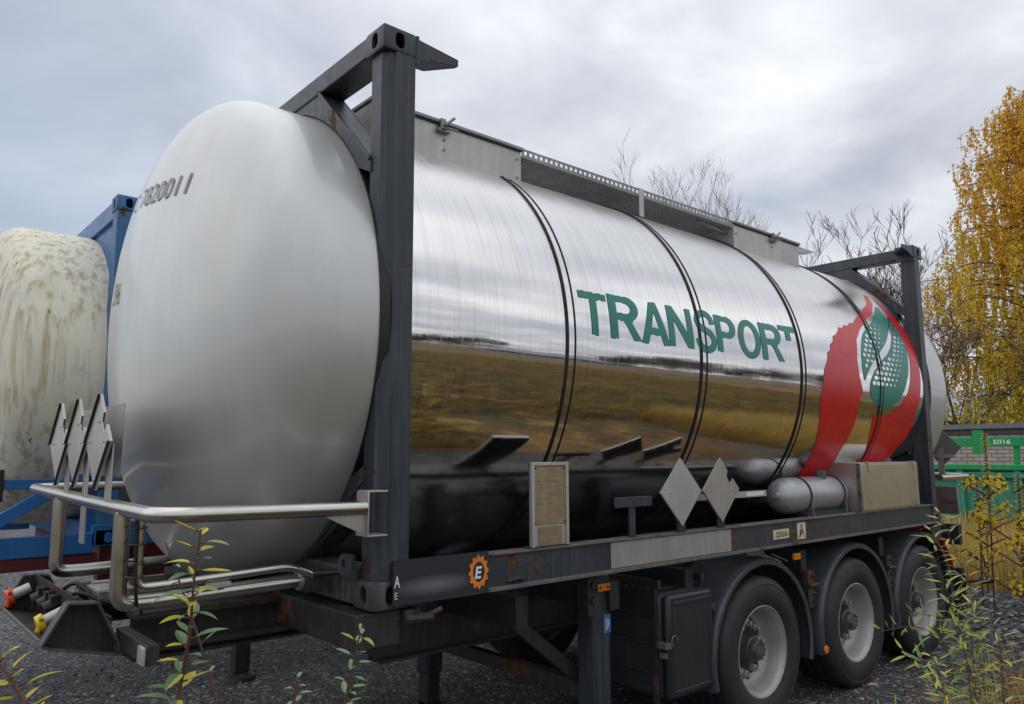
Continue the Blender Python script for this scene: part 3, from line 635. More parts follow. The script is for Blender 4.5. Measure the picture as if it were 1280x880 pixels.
# data plate
dp = MB(); dp.box(.895, .915, -.01, .012, .192, .612); dp.box(1.135, 1.155, -.01, .012, .192, .612); dp.box(.915, 1.135, -.01, .012, .594, .612); dp.box(.915, 1.135, .0, .01, .192, .30)
dpo = dp.build('data_plate_frame', MT['alu'], TC, bevel=.002)
MB().box(.917, 1.133, -.004, .004, .300, .592).build('data_plate', MT['beige'], dpo)
MB().box(.945, 1.105, -.006, -.0005, .202, .290).build('data_plate', MT['beige'], dpo)
t = MB()
for i in range(5): t.box(.955, .955+.06+.07*((i*37) % 10)/10, -.0075, -.0061, .212+i*.015, .216+i*.015)
for i in range(9):
    x0_ = .93+.01*((i*13) % 3); t.box(x0_, x0_+.09+.08*((i*31) % 10)/10, -.0055, -.0041, .32+i*.028, .3225+i*.028)
t.build('engraved_line', MT['beige'], dpo)
t = MB()
for x_ in (.925, 1.125):
    for z_ in (.31, .582): t.lathe([(0, .005), (-.004, .004), (-.005, .0005)], 1, (x_, -.004, z_), 10)
t.build('rivet', MT['rusty'], dpo)
MB().box(.896, 1.154, .0125, .017, .195, .61).build('data_plate_back_shade', MT['frame'], dpo)  # dark sheet added so the plate's back mirrors as if in shade
MB().box(.89, 1.16, -.004, .05, .186, .197).build('plate_foot', MT['frame'], dpo)
# T-shaped bracket
MB().box(1.655, 1.705, .01, .022, .186, .36).build('bracket_stem', MT['frame'], TC, bevel=.002)
MB().box(1.525, 1.845, .0, .012, .355, .412).build('bracket_bar', MT['frame'], TC, bevel=.003)
# diamond placard holders
def placard(c, u, n, mat, notched, d=.2, th=.004, edge=False, back=True):
    """c centre, u horizontal axis of the plate, n outward normal"""
    c, u, n = Vector(c), Vector(u).normalized(), Vector(n).normalized(); z = Vector((0, 0, 1))
    P = [(0, -1), (1, 0), (.58, .42), (.5, .32), (.30, .60), (.42, .56), (0, 1), (-1, 0)] if False else None
    if notched: P = [(0, -1), (1, 0), (.66, .34), (.46, .18), (.30, .42), (.36, .60), (0, 1), (-1, 0)]
    else: P = [(0, -1), (1, 0), (0, 1), (-1, 0)]
    mb = MB(); k = len(P); vs = [c+u*(a*d)+z*(b*d)+n*s for s in (0, -th) for a, b in P]
    mb.add(vs, [tuple(range(k)), tuple(range(2*k-1, k-1, -1))]+[(i, i+k, (i+1) % k+k, (i+1) % k) for i in range(k)])
    # folded rims
    for i in range(k):
        a, b = P[i], P[(i+1) % k]
        if notched and i in (2, 3, 4): continue
        p_ = c+u*(a[0]*d)+z*(a[1]*d)-n*.007; q_ = c+u*(b[0]*d)+z*(b[1]*d)-n*.007; mb.bar(p_, q_, .003, .008, n)
    o = mb.build('placard', mat, TC, smooth=False)
    bk = MB(); vs = [c+u*(a*d*.97)+z*(b*d*.97)+n*s_ for s_ in (-.0062, -.009) for a, b in P]
    bk.add(vs, [tuple(range(k)), tuple(range(2*k-1, k-1, -1))]+[(i, i+k, (i+1) % k+k, (i+1) % k) for i in range(k)]); 
    if back: bk.build('placard_back_shade', MT['frame'], o, smooth=False)  # dark layer that paints in the shaded back of the plate
    if edge:
        for a_, b_ in ((-u*d, z*d), (-z*d, u*d)):
            MB().bar(c+a_+n*.005, c+b_+n*.005, .006, .010, n).build('placard_edge', MT['rusty'], o)
    r = MB()
    for a, b in ((0, .62), (0, -.78), (-.55, .0), (.55, -.0)):
        if notched and b > .5: a = .1; b = .42
        q = c+u*(a*d)+z*(b*d)
        r.tube([q-n*.002, q+n*.005], [.007, .005], 10)
    r.build('rivet', MT['alu'], o); return o
placard((2.112, -.012, .424), (1, 0, 0), (0, -1, 0), MT['alu'], False); MB().box(2.075, 2.15, -.004, .012, .186, .30).build('placard_post', MT['chassis'], TC)
placard((2.527, -.012, .424), (1, 0, 0), (0, -1, 0), MT['inox_plate'], True); MB().box(2.49, 2.56, -.004, .012, .186, .30).build('placard_post', MT['chassis'], TC)
MB().box(2.25, 3.32, .150, .156, .350, .392).build('document_strip', MT['alu'], TC)
flat_text('REISFIRE', (3.02, .148, .362), (1, 0, 0), (0, 0, 1), .018, MT['ink'], TC, 'strip_print') if False else None
MB().box(3.06, 3.28, .1475, .150, .358, .384).build('strip_sticker', MT['white'], TC)
# silver air receiver
pr = [(0, .002), (.01, .05), (.03, .085), (.06, .112), (.10, .130), (.14, .136), (.84, .136), (.88, .130), (.92, .112), (.95, .085), (.97, .05), (.98, .002)]
ar = MB().lathe(pr, 0, (3.52, .20, .335), 40).build('air_receiver', MT['silver'], TC, ang=60)
for x in (3.80, 4.33): MB().tube([(x, .20+.139*math.cos(2*PI*k/40), .335+.139*math.sin(2*PI*k/40)) for k in range(40)], .008, 6, closed=True).build('receiver_strap', MT['rusty'], ar)
for x in (3.80, 4.33):
    MB().bar((x, .065, .34), (x, .05, .15), .006, .012).build('strap_bolt', MT['galv'], ar)
MB().lathe([(.125, .045), (.155, .045), (.158, .05), (.178, .05), (.182, .03), (.182, .001)], 2, (4.16, .17, .335), 8).build('filler_cap', MT['flange'], ar)
MB().lathe([(.0, .001), (-.018, .012), (-.016, .02), (.012, .022)], 0, (3.52, .19, .345), 14).build('drain_plug', MT['alu'], ar)
MB().prism([(.06, .187), (.34, .187), (.34, .21), (.28, .225), (.12, .225), (.06, .21)], 0, 3.72, 4.40).build('receiver_cradle', MT['chassis'], ar)
# stainless cabinet
cb = MB().prism([(.0, .187), (.42, .187), (.42, .46), (.20, .575), (.0, .575)], 0, 4.46, 5.59).build('valve_cabinet', MT['inox_plate'], TC, bevel=.004)
MB().box(4.475, 5.575, -.010, -.001, .20, .560).build('cabinet_door', paint('yellow_reflection_sheet', (.50, .43, .29), (.43, .37, .26), .3, metal=.55, streak=.1, bumps=.05), cb, bevel=.003)  # stainless door, its yellowish reflection put into the base colour
t = MB()
for x in (4.60, 5.48):
    t.box(x-.02, x+.02, -.02, .03, .572, .582); t.tube([(x, -.014, .575), (x, -.018, .52), (x+.008, -.02, .50)], .004, 6)
t.build('door_latch', MT['alu'], cb)
t = MB()
for a_, b_ in ((4.58, .235), (4.60, .26), (5.42, .225), (5.47, .24), (5.5, .22)): t.tube([(a_, -.011, b_), (a_, -.014, b_)], .005, 8)
t.build('rivet', MT['soil'], cb)
MB().box(4.452, 4.468, -.008, .02, .19, .57).build('hinge', MT['flange'], cb)

# top: equipment boxes and perforated walkway
def equip(x0, x1, zt, zb):
    o = MB().box(x0, x1, .548, 2.0, zb, zt-.02).build('equipment_box', MT['alu'], TC, bevel=.003)
    MB().box(x0-.01, x1+.012, .530, 2.02, zt-.016, zt+.004).build('box_lid', MT['galv'], o, bevel=.003)
    MB().box(x0+.002, x1-.002, .536, .56, zt-.024, zt-.016).build('lid_seal', MT['black'], o)
    return o
e1 = equip(.26, 1.33, 2.545, 2.30); e2 = equip(3.67, 4.71, 2.545, 2.30)
for e_, xs_ in ((e1, (.72,)), (e2, (4.25,))):
    for x in xs_:
        t = MB(); t.box(x-.04, x+.04, .515, .548, 2.475, 2.49); t.box(x-.025, x+.01, .515, .53, 2.48, 2.55); t.tube([(x, .51, 2.51), (x+.05, .49, 2.56)], .009, 8); t.tube([(x, .52, 2.50), (x+.09, .51, 2.50)], .007, 8)
        t.build('clamp', MT['galv'], e_)
t = MB()
for x, z in ((.74, 2.44), (.74, 2.38), (1.30, 2.47), (1.30, 2.35), (4.25, 2.43), (3.70, 2.45)): t.tube([(x, .548, z), (x, .541, z)], .008, 10)
t.build('box_bolt', MT['galv'], TC)
wk = MB(); X0, X1 = 1.335, 3.665
wk.box(X0, X1, .545, .549, 2.535, 2.550); wk.box(X0, X1, .545, .549, 2.490, 2.512)
x = X0
while x < X1: wk.box(x, x+.020, .545, .549, 2.512, 2.535); x += .045
side = wk.build('walkway_edge', MT['galv'], TC, smooth=False)
gr = MB(); x = X0
for k in range(24):
    y = .549+k*.027; gr.box(X0, X1, y, y+.011, 2.490, 2.500)
while x < X1: gr.box(x, x+.012, .549, 1.18, 2.4875, 2.4975); x += .034
gr.build('walkway_grating', MT['galv'], TC, smooth=False)
for x in (2.46,): MB().box(x, x+.05, .539, .545, 2.345, 2.552).build('walkway_upright', MT['alu'], TC)
MB().bar((3.25, .60, 2.475), (3.66, .62, 2.455), .03, .02).build('walkway_bracket', MT['galv'], TC)
MB().prism([(4.722, 2.55), (5.10, 2.548), (5.10, 2.540), (4.722, 2.475)], 1, .60, .70).build('walkway_wing', MT['alu'], TC)
# front guard rail of stainless tube
GRx = -.88
tp = fillet([(-.078, -.055, .436), (-.80, -.06, .445), (GRx, .01, .445), (GRx, .62, .449), (GRx-.0, 2.22, .470), (-.06, 2.24, .47)], .05)
grl = MB().tube(tp, .0285, 20).build('guard_rail', MT['inox'], TC, ang=60)
MB().tube(fillet([(GRx, .40, .43), (GRx, .40, .09), (-.78, .40, .085), (-.12, .40, .100)], .085, 8), .031, 20).build('guard_rail', MT['inox'], TC, ang=60)
MB().tube(fillet([(GRx, 1.52, .44), (GRx, 1.52, .09), (-.78, 1.52, .085), (-.05, 1.52, .10)], .09, 8), .031, 20).build('guard_rail', MT['inox'], TC, ang=60)
MB().tube(fillet([(-.825, .35, .44), (-.825, .35, .150), (-.74, .35, .150), (-.20, .35, .172), (-.10, .35, .125)], .06, 8), .0165, 14).build('drain_tube', MT['inox'], TC, ang=60)
MB().box(-.13, -.05, .34, .46, .05, .155).build('tube_bracket', MT['chassis'], TC, bevel=.004)
MB().tube([(-.13, .40, .100), (-.145, .40, .100)], .042, 20).build('tube_flange', MT['inox_plate'], TC)
MB().tube(fillet([(-.10, .35, .13), (.0, .25, .14), (.05, .2, .14)], .04), .014, 10).build('black_hose', MT['black'], TC)
MB().box(-.56, -.47, .33, .37, .128, .140).build('tube_clip', MT['alu'], TC)
cb_ = MB(); cb_.tube(fillet([(-.845, .335, .43), (-.84, .335, .20), (-.83, .335, .10), (-.80, .42, .06), (-.6, .6, .03)], .05), .007, 8)
for z in (.38, .32, .25, .20): cb_.tube([(-.845+.03*math.cos(2*PI*k/14), .315+.05*math.sin(2*PI*k/14), z) for k in range(14)], .003, 5, closed=True)
cb_.build('black_cable', MT['black'], TC)
# brackets that carry the rail on the posts
for y0, sy in ((0., 1), (W, -1)):
    t = MB(); ya, yb_ = sorted((y0-sy*.075, y0+sy*.02))
    t.box(-.075, -.068, ya, yb_, .318, .505); t.box(-.068, .02, ya, yb_, .498, .505); t.box(-.068, .02, ya, yb_, .318, .325)
    t.build('rail_bracket', MT['inox_plate'], TC, bevel=.002)
    t = MB(); t.prism([(-.075, .42), (-.075, .325), (-.27, .415)], 1, y0-sy*.052, y0-sy*.056); t.build('bracket_gusset', MT['inox_plate'], TC)
    # lashing lug under the bracket
    lug = [(-.012, .10), (.0, .10)]
    pts = [(y0+sy*.13, .125), (y0+sy*.13, .225)]+[(y0+sy*.20+.05*sy*math.cos(a_), .175+.05*math.sin(a_)) for a_ in [PI/2-k*PI/8 for k in range(9)]]
    lo = MB().prism(pts, 0, -.03, -.012).build('lashing_lug', MT['frame'], None, smooth=False)
    cu = MB().prism([(y0+sy*.20+.02*math.cos(a_), .175+.026*math.sin(a_)) for a_ in [2*PI*k/16 for k in range(16)]], 0, -.1, .05).build('cut', MT['frame'], smooth=False)
    boolean(lo, [cu]); attach(lo, TC)
for i, (y, notched) in enumerate(((.715, True), (1.10, True), (1.47, True))):
    placard((-.915, y, .71), (0, -1, 0), (-1, 0, 0), MT['inox_plate'], notched, edge=True)
    MB().box(-.895, -.889, y-.17, y-.085, .44 if i != 1 else .27, .70).build('placard_post', MT['inox_plate'], TC, bevel=.001)
pp = MB()
pp.box(-.80, -.797, .78, 1.72, .56, .88); pp.build('back_plate', steel('dull_back_plate', (.45, .44, .42), .5, .3, (1, 1, 1), 40, .3), TC)
# rear guard rail and placard
MB().tube(fillet([(6.10, 0.0, .42), (6.80, 0.0, .42), (6.90, .1, .42), (6.90, 2.45, .42), (6.80, 2.55, .42), (6.1, 2.55, .42)], .06), .0285, 16).build('guard_rail', MT['inox'], TC, ang=60)
placard((6.90, .255, .706), (0, 1, 0), (1, 0, 0), MT['galv'], False, d=.188, back=False)
for y in (.265,): MB().box(6.880, 6.890, y-.03, y+.03, .43, .70).build('placard_post', MT['inox_plate'], TC)
MB().box(6.866, 6.876, .13, .42, .60, .64).build('placard_crossbar', MT['inox_plate'], TC)
for y in (.36, 1.9): MB().tube([(6.90, y, .42), (6.90, y, .05)], .02, 10).build('guard_rail', MT['inox'], TC)
MB().box(6.86, 6.875, .125, .345, .035, .315).build('rear_plate', MT['galv'], TC, bevel=.01)
MB().box(6.85, 6.859, .13, .30, .16, .20).build('rear_plate_rib', MT['galv'], TC)

# ------------------------------------------------------------------ the trailer
TR = thing('container_trailer', 'dark three-axle container chassis with rusty nose carrying the polished tank container', 'trailer', (3.5, 1.275, GZ))
for y in (.80, 1.75):
    t = MB(); t.box(.5, 6.9, y-.006, y+.006, -.42, -.06); t.box(.5, 6.9, y-.07, y+.07, -.06, -.045); t.box(.5, 6.9, y-.07, y+.07, -.435, -.42)
    t.prism([(-.72, -.045), (.5, -.045), (.5, -.42), (.2, -.22), (-.72, -.20)], 1, y-.006, y+.006)
    t.box(-.72, .5, y-.07, y+.07, -.045, -.030); t.box(-.72, .22, y-.07, y+.07, -.215, -.20)
    t.build('main_beam', MT['beam'], TR, bevel=.002)
for x, hh in ((.9, .16), (1.6, .16), (2.3, .16), (3.7, .16), (5.0, .16), (6.8, .2)):
    MB().box(x, x+.08, .12, 2.43, -.06-hh, -.06).build('cross_member', MT['chassis'], TR, bevel=.004)
for x in (-.06, 5.90): 
    MB().box(x, x+.22, .03, 2.52, -.155, -.008).build('bolster', MT['rusty'], TR, bevel=.006)
t = MB(); t.box(.16, .24, .0, .12, -.07, -.012); t.tube([(.17, .02, -.05), (.30, -.005, -.055)], [.03, .022], 10); t.tube([(.26, .0, -.05), (.34, -.02, -.02)], .012, 8); t.build('twist_lock', MT['rusty'], TR, bevel=.003)
# floor plate of the gooseneck
MB().box(-.72, .9, .74, 1.81, -.029, -.019).build('gooseneck_plate', MT['rusty'], TR)
# nose with the coupling panel
hexa = [(-1.06, -.10), (-.975, .055), (-.865, .045), (-.775, -.13), (-.775, -.175), (-1.02, -.115)]
for y in (.80, 1.74):
    MB().prism(hexa, 1, y, y+.012).build('nose_cheek', MT['rusty'], TR)
t = MB(); t2 = MB()                                                     # rolled rim round the near recess
for i in range(len(hexa)):
    p_, q_ = hexa[i], hexa[(i+1) % 6]
    t.bar((p_[0], .765, p_[1]), (q_[0], .765, q_[1]), .01, .07, (0, 1, 0)); t2.bar((p_[0], 1.765, p_[1]), (q_[0], 1.765, q_[1]), .01, .07, (0, 1, 0))
t.build('nose_rim', MT['frame_worn'], TR, bevel=.002); t2.build('nose_rim', MT['frame_worn'], TR, bevel=.002)
t = MB(); t.box(-.80, -.79, .81, 1.74, -.15, -.03); t.prism([(-1.06, -.10), (-1.055, -.092), (-.80, -.15), (-.80, -.162)], 1, .81, 1.74)
t.build('nose_pan', MT['rusty'], TR)
MB().bar((-1.055, .82, -.093), (-1.055, 1.74, -.093), .006, .014).build('nose_lip', MT['galv'], TR)
def coupling(y, x, z, mat, nm):
    c_ = MB().tube([(x+.07, y, z+.02), (x, y, z-.01)], .026, 14).build('air_coupling', MT['alu'], TR)
    k = MB(); k.tube([(x-.002, y, z-.012), (x-.028, y, z-.022)], [.040, .036], 16); k.tube([(x-.02, y, z-.02), (x-.02, y-.055, z+.02)], .010, 8); k.tube([(x-.01, y, z-.03), (x-.02, y+.01, z-.062)], .016, 8)
    k.build('coupling_cap', mat, c_)
coupling(1.04, -1.0, -.045, MT['yellowpl'], 'y'); coupling(1.70, -1.02, -.02, MT['orangepl'], 'r')
t = MB()
for y in (1.18, 1.30, 1.46): t.tube([(-.91, y, .0), (-.98, y, -.03)], .030, 12); t.box(-.96, -.92, y-.03, y+.03, .0, .03)
for y in (1.12, 1.24, 1.38): t.tube([(-.92, y, .03), (-.955, y, .035)], .008, 8)
t.build('electric_socket', MT['black'], TR)
MB().prism([(-.90, -.12), (-.893, -.12), (-.925, .062), (-.932, .062)], 1, .815, 1.735).build('socket_panel', MT['rusty'], TR)
# junction box with cables behind the nose
jb = MB().box(-.80, -.66, 1.02, 1.20, -.01, .045).build('junction_box', MT['galv'], TR, bevel=.006)
t = MB(); t.box(-.805, -.655, 1.01, 1.21, .045, .055)
for y in (1.04, 1.18): t.tube([(-.79, y, .055), (-.79, y, .068), (-.67, y, .068), (-.67, y, .055)], .005, 6)
t.build('box_cover', MT['alu'], jb)
t = MB(); t.tube(fillet([(-.92, 1.30, .0), (-.85, 1.24, .08), (-.80, 1.14, .02)], .06), .010, 8); t.tube(fillet([(-.92, 1.20, .0), (-.86, 1.08, .05), (-.78, 1.02, .0), (-.6, .9, -.01), (-.5, .6, .08)], .06), .009, 8)
t.tube(fillet([(-.70, 1.02, .01), (-.70, .80, .0), (-.76, .5, .02), (-.80, .42, .1)], .08), .006, 8); t.build('black_cable', MT['black'], TR)
# lamp arm
MB().box(-.775, -.725, .36, .80, -.150, -.075).build('lamp_arm', MT['rusty'], TR, bevel=.004)
MB().box(-.790, -.776, .362, .43, -.148, -.078).build('marker_lamp', MT['glass'], TR, bevel=.004)
MB().box(-.775, .2, .68, .74, -.17, -.15).build('arm_brace', MT['rusty'], TR)
# parking legs
for y0 in (.15, 1.75):
    lg = MB().box(1.50, 1.64, y0, y0+.14, -.88, -.02).build('parking_leg', MT['frame'], TR, bevel=.02)
    MB().box(1.515, 1.625, y0+.015, y0+.125, -1.08, -.80).build('inner_leg', MT['rusty'], lg, bevel=.01)
    MB().lathe([(0, .15), (.02, .15), (.03, .10), (.06, .08)], 2, (1.57, y0+.07, GZ+.001), 20).build('foot', MT['rusty'], lg)
    MB().bar((1.56, y0+.20, -.60), (.95, y0+.32, -.10), .05, .07).build('leg_brace', MT['rusty'], TR)
MB().bar((1.57, .25, -.66), (1.57, 1.85, -.66), .06, .08).build('leg_tie', MT['rusty'], TR)
t = MB(); t.box(1.40, 1.50, .10, .13, -.22, -.02); t.tube([(1.44, .10, -.06), (1.44, .085, -.06)], .02, 10); t.tube([(1.44, .10, -.14), (1.44, .085, -.14)], .02, 10); t.build('leg_hinge', MT['rusty'], TR)
ms = MB().box(1.465, 1.560, .080, .092, -.095, -.055).build('side_reflector', MT['amber'], TR, bevel=.003)
t = MB(); t.tube([(1.48, .081, -.075), (1.48, .077, -.075)], .008, 8); t.tube([(1.54, .081, -.075), (1.54, .077, -.075)], .008, 8); t.build('screw', MT['ink'], ms)
st = MB().box(1.575, 1.632, .1475, .1495, -.34, -.24).build('blue_notice', MT['bluest'], TR)
t = MB()
for i in range(4): t.box(1.590, 1.594, .1455, .1473, -.325, -.26) if i == 0 else t.box(1.594+i*.008, 1.597+i*.008, .1455, .1473, -.33+.01*i, -.255-.006*i)
t.build('notice_print', MT['white'], st, smooth=False)
# black storage box
tb = MB().box(2.0, 2.46, .09, .60, -.77, -.17).build('storage_box', MT['plastic'], TR, bevel=.03)
MB().box(2.01, 2.45, .035, .088, -.765, -.175).build('box_door', MT['plastic'], tb, bevel=.022)
t = MB()
for z in (-.725, -.225): t.box(2.05, 2.43, .027, .036, z-.010, z+.010)
for x in (2.05, 2.42): t.box(x, x+.012, .029, .036, -.72, -.23)
t.build('door_rib', MT['plastic'], tb, bevel=.004)
t = MB()
for z in (-.62, -.46, -.30): t.box(1.990, 2.0, .14, .58, z-.010, z+.010)
for i in range(7): t.box(2.05, 2.42, .18+i*.055, .20+i*.055, -.170, -.160)
t.build('side_rib', MT['plastic'], tb, bevel=.003)
t = MB(); t.box(1.980, 1.998, .105, .135, -.80, -.14); t.box(1.980, 1.998, .60, .63, -.80, -.14); t.bar((1.99, .08, -.115), (1.99, .65, -.115), .03, .05); t.build('box_strap', MT['rusty'], TR, bevel=.002)
t = MB(); t.bar((2.42, .08, -.115), (2.42, .65, -.115), .03, .05); t.box(2.405, 2.425, .09, .11, -.17, -.14); t.build('box_strap', MT['rusty'], TR, bevel=.002)
t = MB(); t.box(1.975, 2.03, .03, .10, -.475, -.44); t.tube([(2.04+.025*math.cos(2*PI*k/16), .02, -.43+.03*math.sin(2*PI*k/16)) for k in range(12)], .005, 6); t.box(1.985, 2.02, .05, .09, -.53, -.50); t.build('latch', MT['flange'], tb, bevel=.002)
# mudguards
def fender(xc, a0=-14, a1=194, R=.615, name='mudguard'):
    zc = -.655; g = MB(); n = 28; prof = [(.028, R-.045), (.020, R-.04), (.018, R-.012), (.034, R+.0), (.07, R+.004), (.40, R+.004), (.42, R-.002), (.42, R-.02), (.40, R-.008), (.07, R-.008), (.040, R-.012), (.030, R-.02), (.030, R-.043)]
    vs = []; m = len(prof)
    for k in range(n+1):
        a = R_(a0+(a1-a0)*k/n)
        ex = 1+.03*max(0, math.sin(a))
        for y, r in prof: vs.append((xc+r*math.cos(a), y, zc+r*math.sin(a)*.985))
    fs = [(k*m+i, k*m+(i+1) % m, (k+1)*m+(i+1) % m, (k+1)*m+i) for k in range(n) for i in range(m)]+[tuple(range(m)), tuple(n*m+i for i in range(m-1, -1, -1))]
    g.add(vs, fs); return g.build(name, MT['fender'], TR, ang=40)
XW = (3.03, 4.375, 5.665)
for i, xw in enumerate(XW):
    fender(xw)
for x in (3.705, 5.02):
    t = MB(); t.box(x-.045, x+.045, .05, .09, -.46, -.20); t.tube([(x, .07, -.30), (x, .5, -.30)], .022, 10); t.tube([(x-.05, .04, -.30), (x+.07, .04, -.30)], .016, 8)
    for z in (-.24, -.36, -.42): t.tube([(x+.02, .05, z), (x+.02, .03, z)], .012, 6)
    t.build('mudguard_bracket', MT['rusty'], TR, bevel=.003)
t = MB(); t.tube([(2.42, .05, -.28), (2.40, .5, -.28)], .02, 10); t.lathe([(0, .03), (-.02, .03), (-.03, .02), (-.03, .001)], 1, (2.47, .06, -.30), 12); t.build('mudguard_bracket', MT['rusty'], TR)
MB().lathe([(0, .030), (-.008, .028), (-.012, .015), (-.012, .001)], 1, (3.80, .015, -.76), 20).build('round_reflector', MT['amber'], TR)
MB().box(3.45, 3.54, .03, .05, -.10, -.055).build('side_reflector', MT['amber'], TR, bevel=.004)
vb = MB(); vb.box(3.20, 3.42, .25, .45, -.17, -.05)
for i, x in enumerate((3.24, 3.32, 3.40)): vb.tube([(x, .25, -.09), (x+.05, .16, -.12)], .016, 8); vb.tube([(x+.03, .2, -.07), (x+.11, .12, -.12)], .006, 6)
vb.build('brake_valve', MT['galv'], TR)
MB().tube([(3.19, .17, -.07), (3.25, .12, -.115)], .022, 10).build('valve_knob', MT['redpl'], TR)
# wheels: hub (part) > tyre, rim, nuts
def wheel(xc, y0, sy):
    c = (xc, y0, -.655); s = lambda p: [(t*sy, r) for t, r in p]
    hub = MB().lathe(s([(.40, .10), (.25, .10), (.165, .10), (.145, .085), (.085, .078), (.080, .070), (.040, .066), (.030, .058), (.030, .001)]), 1, c, 32).build('wheel', MT['hubgrey'], TR)
    MB().lathe(s([(.160, .101), (.160, .215), (.150, .225), (.145, .235), (.10, .250), (.04, .262), (.022, .270), (.010, .286), (.004, .290), (.006, .296), (.03, .296), (.36, .296), (.37, .285), (.36, .27), (.17, .25), (.17, .101)]), 1, c, 64).build('rim', MT['rim'], hub, ang=50)
    tp_ = [(.010, .285), (.004, .300), (-.006, .320), (-.016, .350), (-.018, .385), (-.014, .415), (-.010, .432), (-.013, .437), (-.006, .452), (.008, .470), (.022, .482), (.05, .4865), (.085, .488),
           (.088, .474), (.098, .474), (.101, .488), (.165, .490), (.168, .474), (.178, .474), (.181, .490), (.245, .488), (.248, .474), (.258, .474), (.261, .488), (.33, .482), (.35, .470), (.365, .44), (.372, .38), (.365, .32), (.35, .288)]
    MB().lathe(s(tp_), 1, c, 96).build('tyre', MT['tyre'], hub, ang=40)
    ri = MB()
    for k in range(10):
        a = 2*PI*k/10+.2; x = c[0]+.165*math.cos(a); z = c[2]+.165*math.sin(a)
        MB().tube([(x, y0+sy*.160, z), (x, y0+sy*.125, z), (x, y0+sy*.124, z), (x, y0+sy*.100, z)], [.027, .025, .016, .014], 6).build('wheel_nut', MT['alu'], hub)
        a += PI/10; x = c[0]+.205*math.cos(a); z = c[2]+.205*math.sin(a); ri.tube([(x, y0+sy*.158, z), (x, y0+sy*.1555, z)], .017, 14)
    ri.build('hand_hole', MT['black'], hub)
    b_ = MB()
    for k in range(10):
        a = 2*PI*k/10; b_.tube([(c[0]+.055*math.cos(a), y0+sy*.035, c[2]+.055*math.sin(a)), (c[0]+.055*math.cos(a), y0+sy*.022, c[2]+.055*math.sin(a))], .006, 6)
    b_.lathe(s([(.030, .040), (.024, .038), (.024, .001)]), 1, c, 20); b_.build('hub_cap', MT['hubcap'], hub)
    MB().lathe(s([(.1585, .10), (.1585, .205)]), 1, c, 32).build('hub_face', MT['rusty'], hub)
for xw in XW:
    for y0, sy in ((.045, 1), (2.505, -1)): wheel(xw, y0, sy)
    MB().tube([(xw, .3, -.655), (xw, 2.25, -.655)], .065, 14).build('axle', MT['chassis'], TR)
    MB().tube([(xw-.1, .62, -.66), (xw-.1, .62, -.2)], .11, 14).build('air_spring', MT['black'], TR)
MB().box(2.5, 6.6, .50, .52, -.45, -.07).build('dark_filler_sheet', MT['black'], TR)  # invented black sheet, added to keep the underside dark
sc_ = MB().box(1.75, 2.9, .84, 1.71, -.50, -.10).build('belly_filler_box', MT['plastic'], TR, bevel=.03)  # made-up box between the beams, added to darken the tank's lower reflection
for k in range(4): MB().box(1.735, 1.75, .95+k*.16, .99+k*.16, -.48, -.2).build('box_slat', MT['chassis'], sc_)
MB().tube([(1.1, .95, -.25), (1.1, 1.6, -.25)], .14, 20).build('reservoir', MT['chassis'], TR)
MB().box(2.6, 6.0, .82, 1.73, -.12, -.11).build('dark_filler_plate', MT['chassis'], TR)  # unseen plate, added to hide lit ground from the tank's underside
# red tail mudguard and rear end gear
t = MB(); n = 14; vs = []
for k in range(n+1):
    a = R_(20+80*k/n)
    for y, r in ((.09, .675), (.55, .675), (.55, .66), (.09, .66)): vs.append((5.90+r*math.cos(a), y, -.70+r*math.sin(a)))
t.add(vs, [(k*4+i, k*4+(i+1) % 4, (k+1)*4+(i+1) % 4, (k+1)*4+i) for k in range(n) for i in range(4)]+[(0, 1, 2, 3), (n*4+3, n*4+2, n*4+1, n*4)]); t.build('red_tail_guard', MT['redpl'], TR)
t = MB(); t.box(6.95, 7.25, .30, .36, -.20, -.15); t.build('rear_buffer', MT['black'], TR, bevel=.01)
t = MB(); t.box(6.85, 7.0, .16, 2.40, -.72, -.56); t.box(6.92, 7.0, .16, .36, -.85, -.50); t.build('rear_bumper', MT['plastic'], TR, bevel=.008)
t = MB(); t.tube([(6.95, .22, -.64), (7.20, .05, -.64)], .018, 8); t.tube([(7.18, .08, -.64), (7.26, .0, -.63)], .035, 10); t.build('outline_lamp', MT['black'], TR)
MB().box(6.86, 6.93, .18, .42, -1.0, -.85).build('tail_bracket', MT['rusty'], TR)

# ------------------------------------------------------------------ second tank container and its chassis on the left
T2 = thing('tank_container', 'stained off-white tank container in a bright blue frame standing behind the near one', 'tank container', (2.7, 4.65, 0))
y2, x2 = 3.40, -.28; yc2 = 4.68
dome_mesh(x2+.10, .42, 3.6, 1.225, -1, 0, .04, yc=yc2, zc=1.325, cyl=.40).build('dome', MT['dirty'], T2, ang=60)
MB().lathe([(x2+.10, 1.215), (x2+5.9, 1.215)], 0, (0, yc2, 1.325), 96).build('tank_shell', MT['dirty'], T2, ang=60)
MB().lathe([(x2+.10, 1.215), (x2+.10, 1.24), (x2+.14, 1.24), (x2+.14, 1.215)], 0, (0, yc2, 1.325), 96).build('seam_ring', MT['bluew'], T2)
MB().prism([(3.9, 1.30), (4.17, 1.30), (4.17, 1.46), (3.9, 1.46)], 0, -.66, -.655).build('worn_label', MT['beige'], T2) if False else None
for yy, sy in ((y2, 1), (y2+2.55, -1)):
    for xx, sx in ((x2, 1), (x2+L, -1)):
        casting(xx, yy, H-.10, sx, sy, MT['bluew'], T2); casting(xx, yy, 0, sx, sy, MT['bluew'], T2)
        a, b = sorted((xx+sx*.01, xx+sx*.15)); c_, d_ = sorted((yy+sy*.01, yy+sy*.14)); MB().box(a, b, c_, d_, .116, H-.098).build('corner_post', MT['bluew'], T2, bevel=.006)
